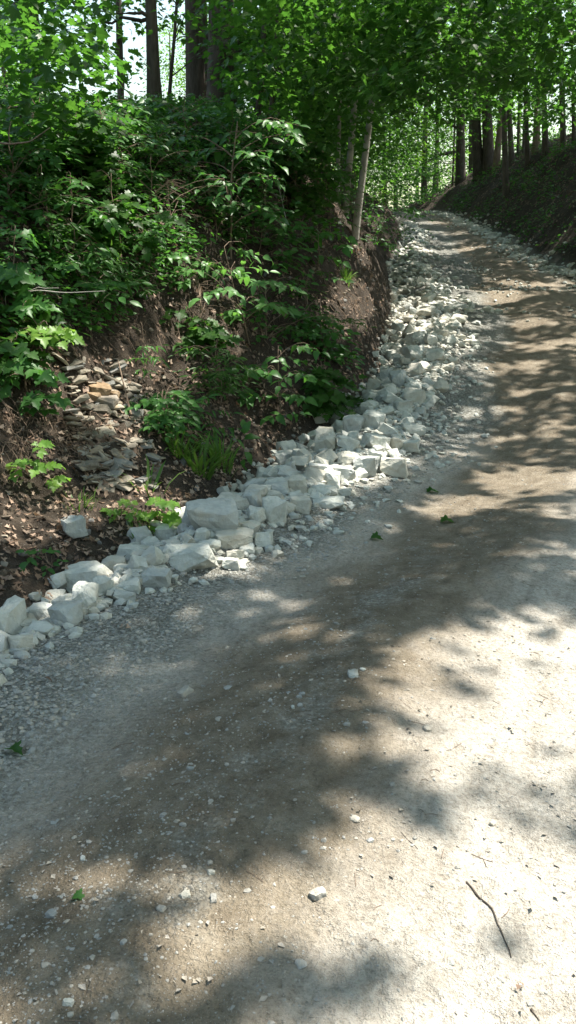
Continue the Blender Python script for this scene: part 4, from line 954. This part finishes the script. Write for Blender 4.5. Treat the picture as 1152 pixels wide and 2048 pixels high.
n = 1700
y = rng.uniform(15, 46, n); v = .3 + rng.random(n) * 5.5; x = right_x(y) + v; k = vnoise(x * .6, y * .6, 95) > .38; x, y = x[k], y[k]
P, D, N, S = clump_leaves(np.stack([x, y, H(x, y) + .16], -1), 9, .26, .12, .9, .2, .4)
y2 = rng.uniform(46, 74, 1500); x2 = ditch_x(y2) + rng.uniform(-14, 16, 1500); k = (y2 > 50) | (x2 < ditch_x(y2) - .3) | (x2 > right_x(y2) + .3)
P2, D2, N2, S2 = clump_leaves(np.stack([x2[k], y2[k], H(x2[k], y2[k]) + .3], -1), 9, .5, .22, .9, .2, .4)
P, D, N, S = np.concatenate([P, P2]), np.concatenate([D, D2]), np.concatenate([N, N2]), np.concatenate([S, S2])
kp = sun_keep(P); stuff('undergrowth', *leaf_geo(P[kp], D[kp], N[kp], S[kp], 'small'), M_SHRUB, 'dark weeds and seedlings covering the far bank and the crest', True)

g = Geo()
def root_strand(px, py, ln, r, spread=.12):
    G = hit(px, py); G = G + np.array([0, -.05, 0])
    end = G + np.array([rng.normal(0, spread), -rng.uniform(.02, .16), -ln])
    zz = float(H(end[0], end[1])[0]); end[2] = max(end[2], zz + .01)
    P = curve_pts(G, end, 7, .02, .02); P[:, 2] = np.maximum(P[:, 2], H(P[:, 0], P[:, 1]) + .006)
    g.add(*tube(P, np.linspace(r, r * .3, 7), 4))
for _ in range(130): root_strand(rng.uniform(0, 190), rng.uniform(815, 905), rng.uniform(.15, .5), rng.uniform(.002, .005))
for _ in range(120): root_strand(rng.uniform(180, 560), rng.uniform(600, 680), rng.uniform(.15, .5), rng.uniform(.0015, .004))
for _ in range(70): root_strand(rng.uniform(560, 720), rng.uniform(310, 430), rng.uniform(.2, .8), rng.uniform(.003, .009))
for _ in range(40): root_strand(rng.uniform(640, 720), rng.uniform(560, 640), rng.uniform(.15, .5), rng.uniform(.003, .008), .2)
V = np.concatenate(g.V); F = np.concatenate(g.F)
stuff('hanging_roots', V, F, M_ROOT, 'thin brown roots hanging from the undercut bank', True)

def twig(name, label, pts, r, mat=M_TWIG, Y=None, off=.0, forks=()):
    if Y is None: P = np.array([hit(*p) for p in pts]); P = P + (CAM - P) / np.linalg.norm(CAM - P, axis=1)[:, None] * off
    else: P = np.array([at(p[0], p[1], Y) for p in pts])
    t = np.linspace(0, len(P) - 1, len(P) * 4); Q = np.stack([np.interp(t, np.arange(len(P)), P[:, i]) for i in range(3)], -1)
    Q[1:-1] = (Q[:-2] + 2 * Q[1:-1] + Q[2:]) / 4
    if Y is None and not off: Q[:, 2] = H(Q[:, 0], Q[:, 1]) + r * .7
    gg = Geo(); gg.add(*tube(Q, np.linspace(r, r * .35, len(Q)) * (1 + rng.normal(0, .12, len(Q))), 6))
    for a, b in forks:
        J = Q[int(a * (len(Q) - 1))]; E = at(b[0], b[1], Y) if Y else hit(*b) + (CAM - hit(*b)) / 8 * off
        gg.add(*tube(curve_pts(J, E, 6, .02, .008), np.linspace(r * .6, r * .2, 6), 5))
    return tag(link(name, gg.mesh(name, mat, True)), label, 'twig')
Yl = hit(100, 650)[1] - .4
twig('bare_twig', 'pale forked bare twig reaching across the left bank', [(0, 575), (40, 588), (75, 580), (130, 586), (210, 582)], .007, M_PALE, Yl, 0, [(.35, (118, 576)), (.15, (10, 630)), (.6, (116, 590))])
twig('bare_twig', 'pinkish curved twig near the left edge above the shrubs', [(-20, 284), (20, 288), (60, 284), (100, 255)], .007, M_TWIG, 5.2, 0, [(.35, (25, 245))])
twig('bare_twig', 'thin forked bare twig before the dark overhang', [(572, 440), (562, 390), (545, 335)], .006, M_PALE, hit(600, 560)[1] - .3, 0, [(.5, (530, 382)), (.45, (570, 370))])
twig('stick', 'straight stick leaning across the shale', [(262, 830), (250, 780), (236, 720)], .012, M_ROOT, None, .12)
twig('stick', 'long thin root lying downslope from the root tangle', [(165, 895), (200, 940), (240, 975)], .010, M_ROOT)
twig('twig_on_road', 'crooked dark twig lying in the mud near the right corner', [(933, 1764), (955, 1790), (985, 1822), (1000, 1862), (1018, 1900), (1022, 1918)], .0035, M_BARK)
twig('twig_on_road', 'short dark twig below the curled leaf', [(1062, 2022), (1078, 2045)], .003, M_BARK)
twig('twig_on_road', 'tiny straw in the sun right of the white stone', [(802, 1664), (836, 1697)], .0015, M_BARK)
twig('twig_on_road', 'pale curved stalk among the pebbles below the large stone', [(665, 1425), (690, 1422), (708, 1428)], .0018, M_ROOT)

def road_leaf(label, px, py, wp, mat, kind, tilt=.3, lift=.004):
    G = hit(px, py); s = wp * mpp(G)
    R = frames(np.array([[1, rng.normal(0, .5), .1]]), np.array([[rng.normal(0, tilt), rng.normal(0, tilt), 1]]))[0]
    T, F = TPL[kind]; V = T.copy(); V[:, 2] += .35 * V[:, 1] ** 2 + .12 * np.sin(V[:, 0] * 4)
    o = link('fallen_leaf', mesh_np('fallen_leaf', V, F, [mat], True), None)
    M = np.eye(4); M[:3, :3] = R * s; M[:3, 3] = (G[0], G[1], float(H(G[0], G[1])[0]) + lift + .004); o.matrix_world = Matrix(M.tolist())
    return tag(o, label, 'leaf')
road_leaf('curled dark dead leaf on the shaded gravel near the rocks', 238, 1258, 26, M_DEAD, 'oak', .8, .012)
road_leaf('curled brown leaf near the bottom right corner', 1032, 1992, 26, M_DEAD, 'oak', .8, .006)
road_leaf('green maple leaf lying on the gravel at the left edge', 18, 1500, 40, M_MAPLE, 'maple', .15)
road_leaf('pale green torn leaf in the left shade blob', 146, 1797, 32, M_SHRUB, 'maple', .15)
road_leaf('green leaf on the brown track below the sunlit heap', 855, 985, 26, M_MAPLE, 'maple', .2)
road_leaf('green leaf beside a small stone on the brown track', 882, 1045, 30, M_MAPLE, 'maple', .2)
road_leaf('faded green leaf on the gravel right of the near heap', 742, 1078, 26, M_MAPLE, 'maple', .2)
road_leaf('yellowed dead leaf lying on gravel below the leftmost block', 88, 1358, 24, M_DEAD, 'narrow', .4)
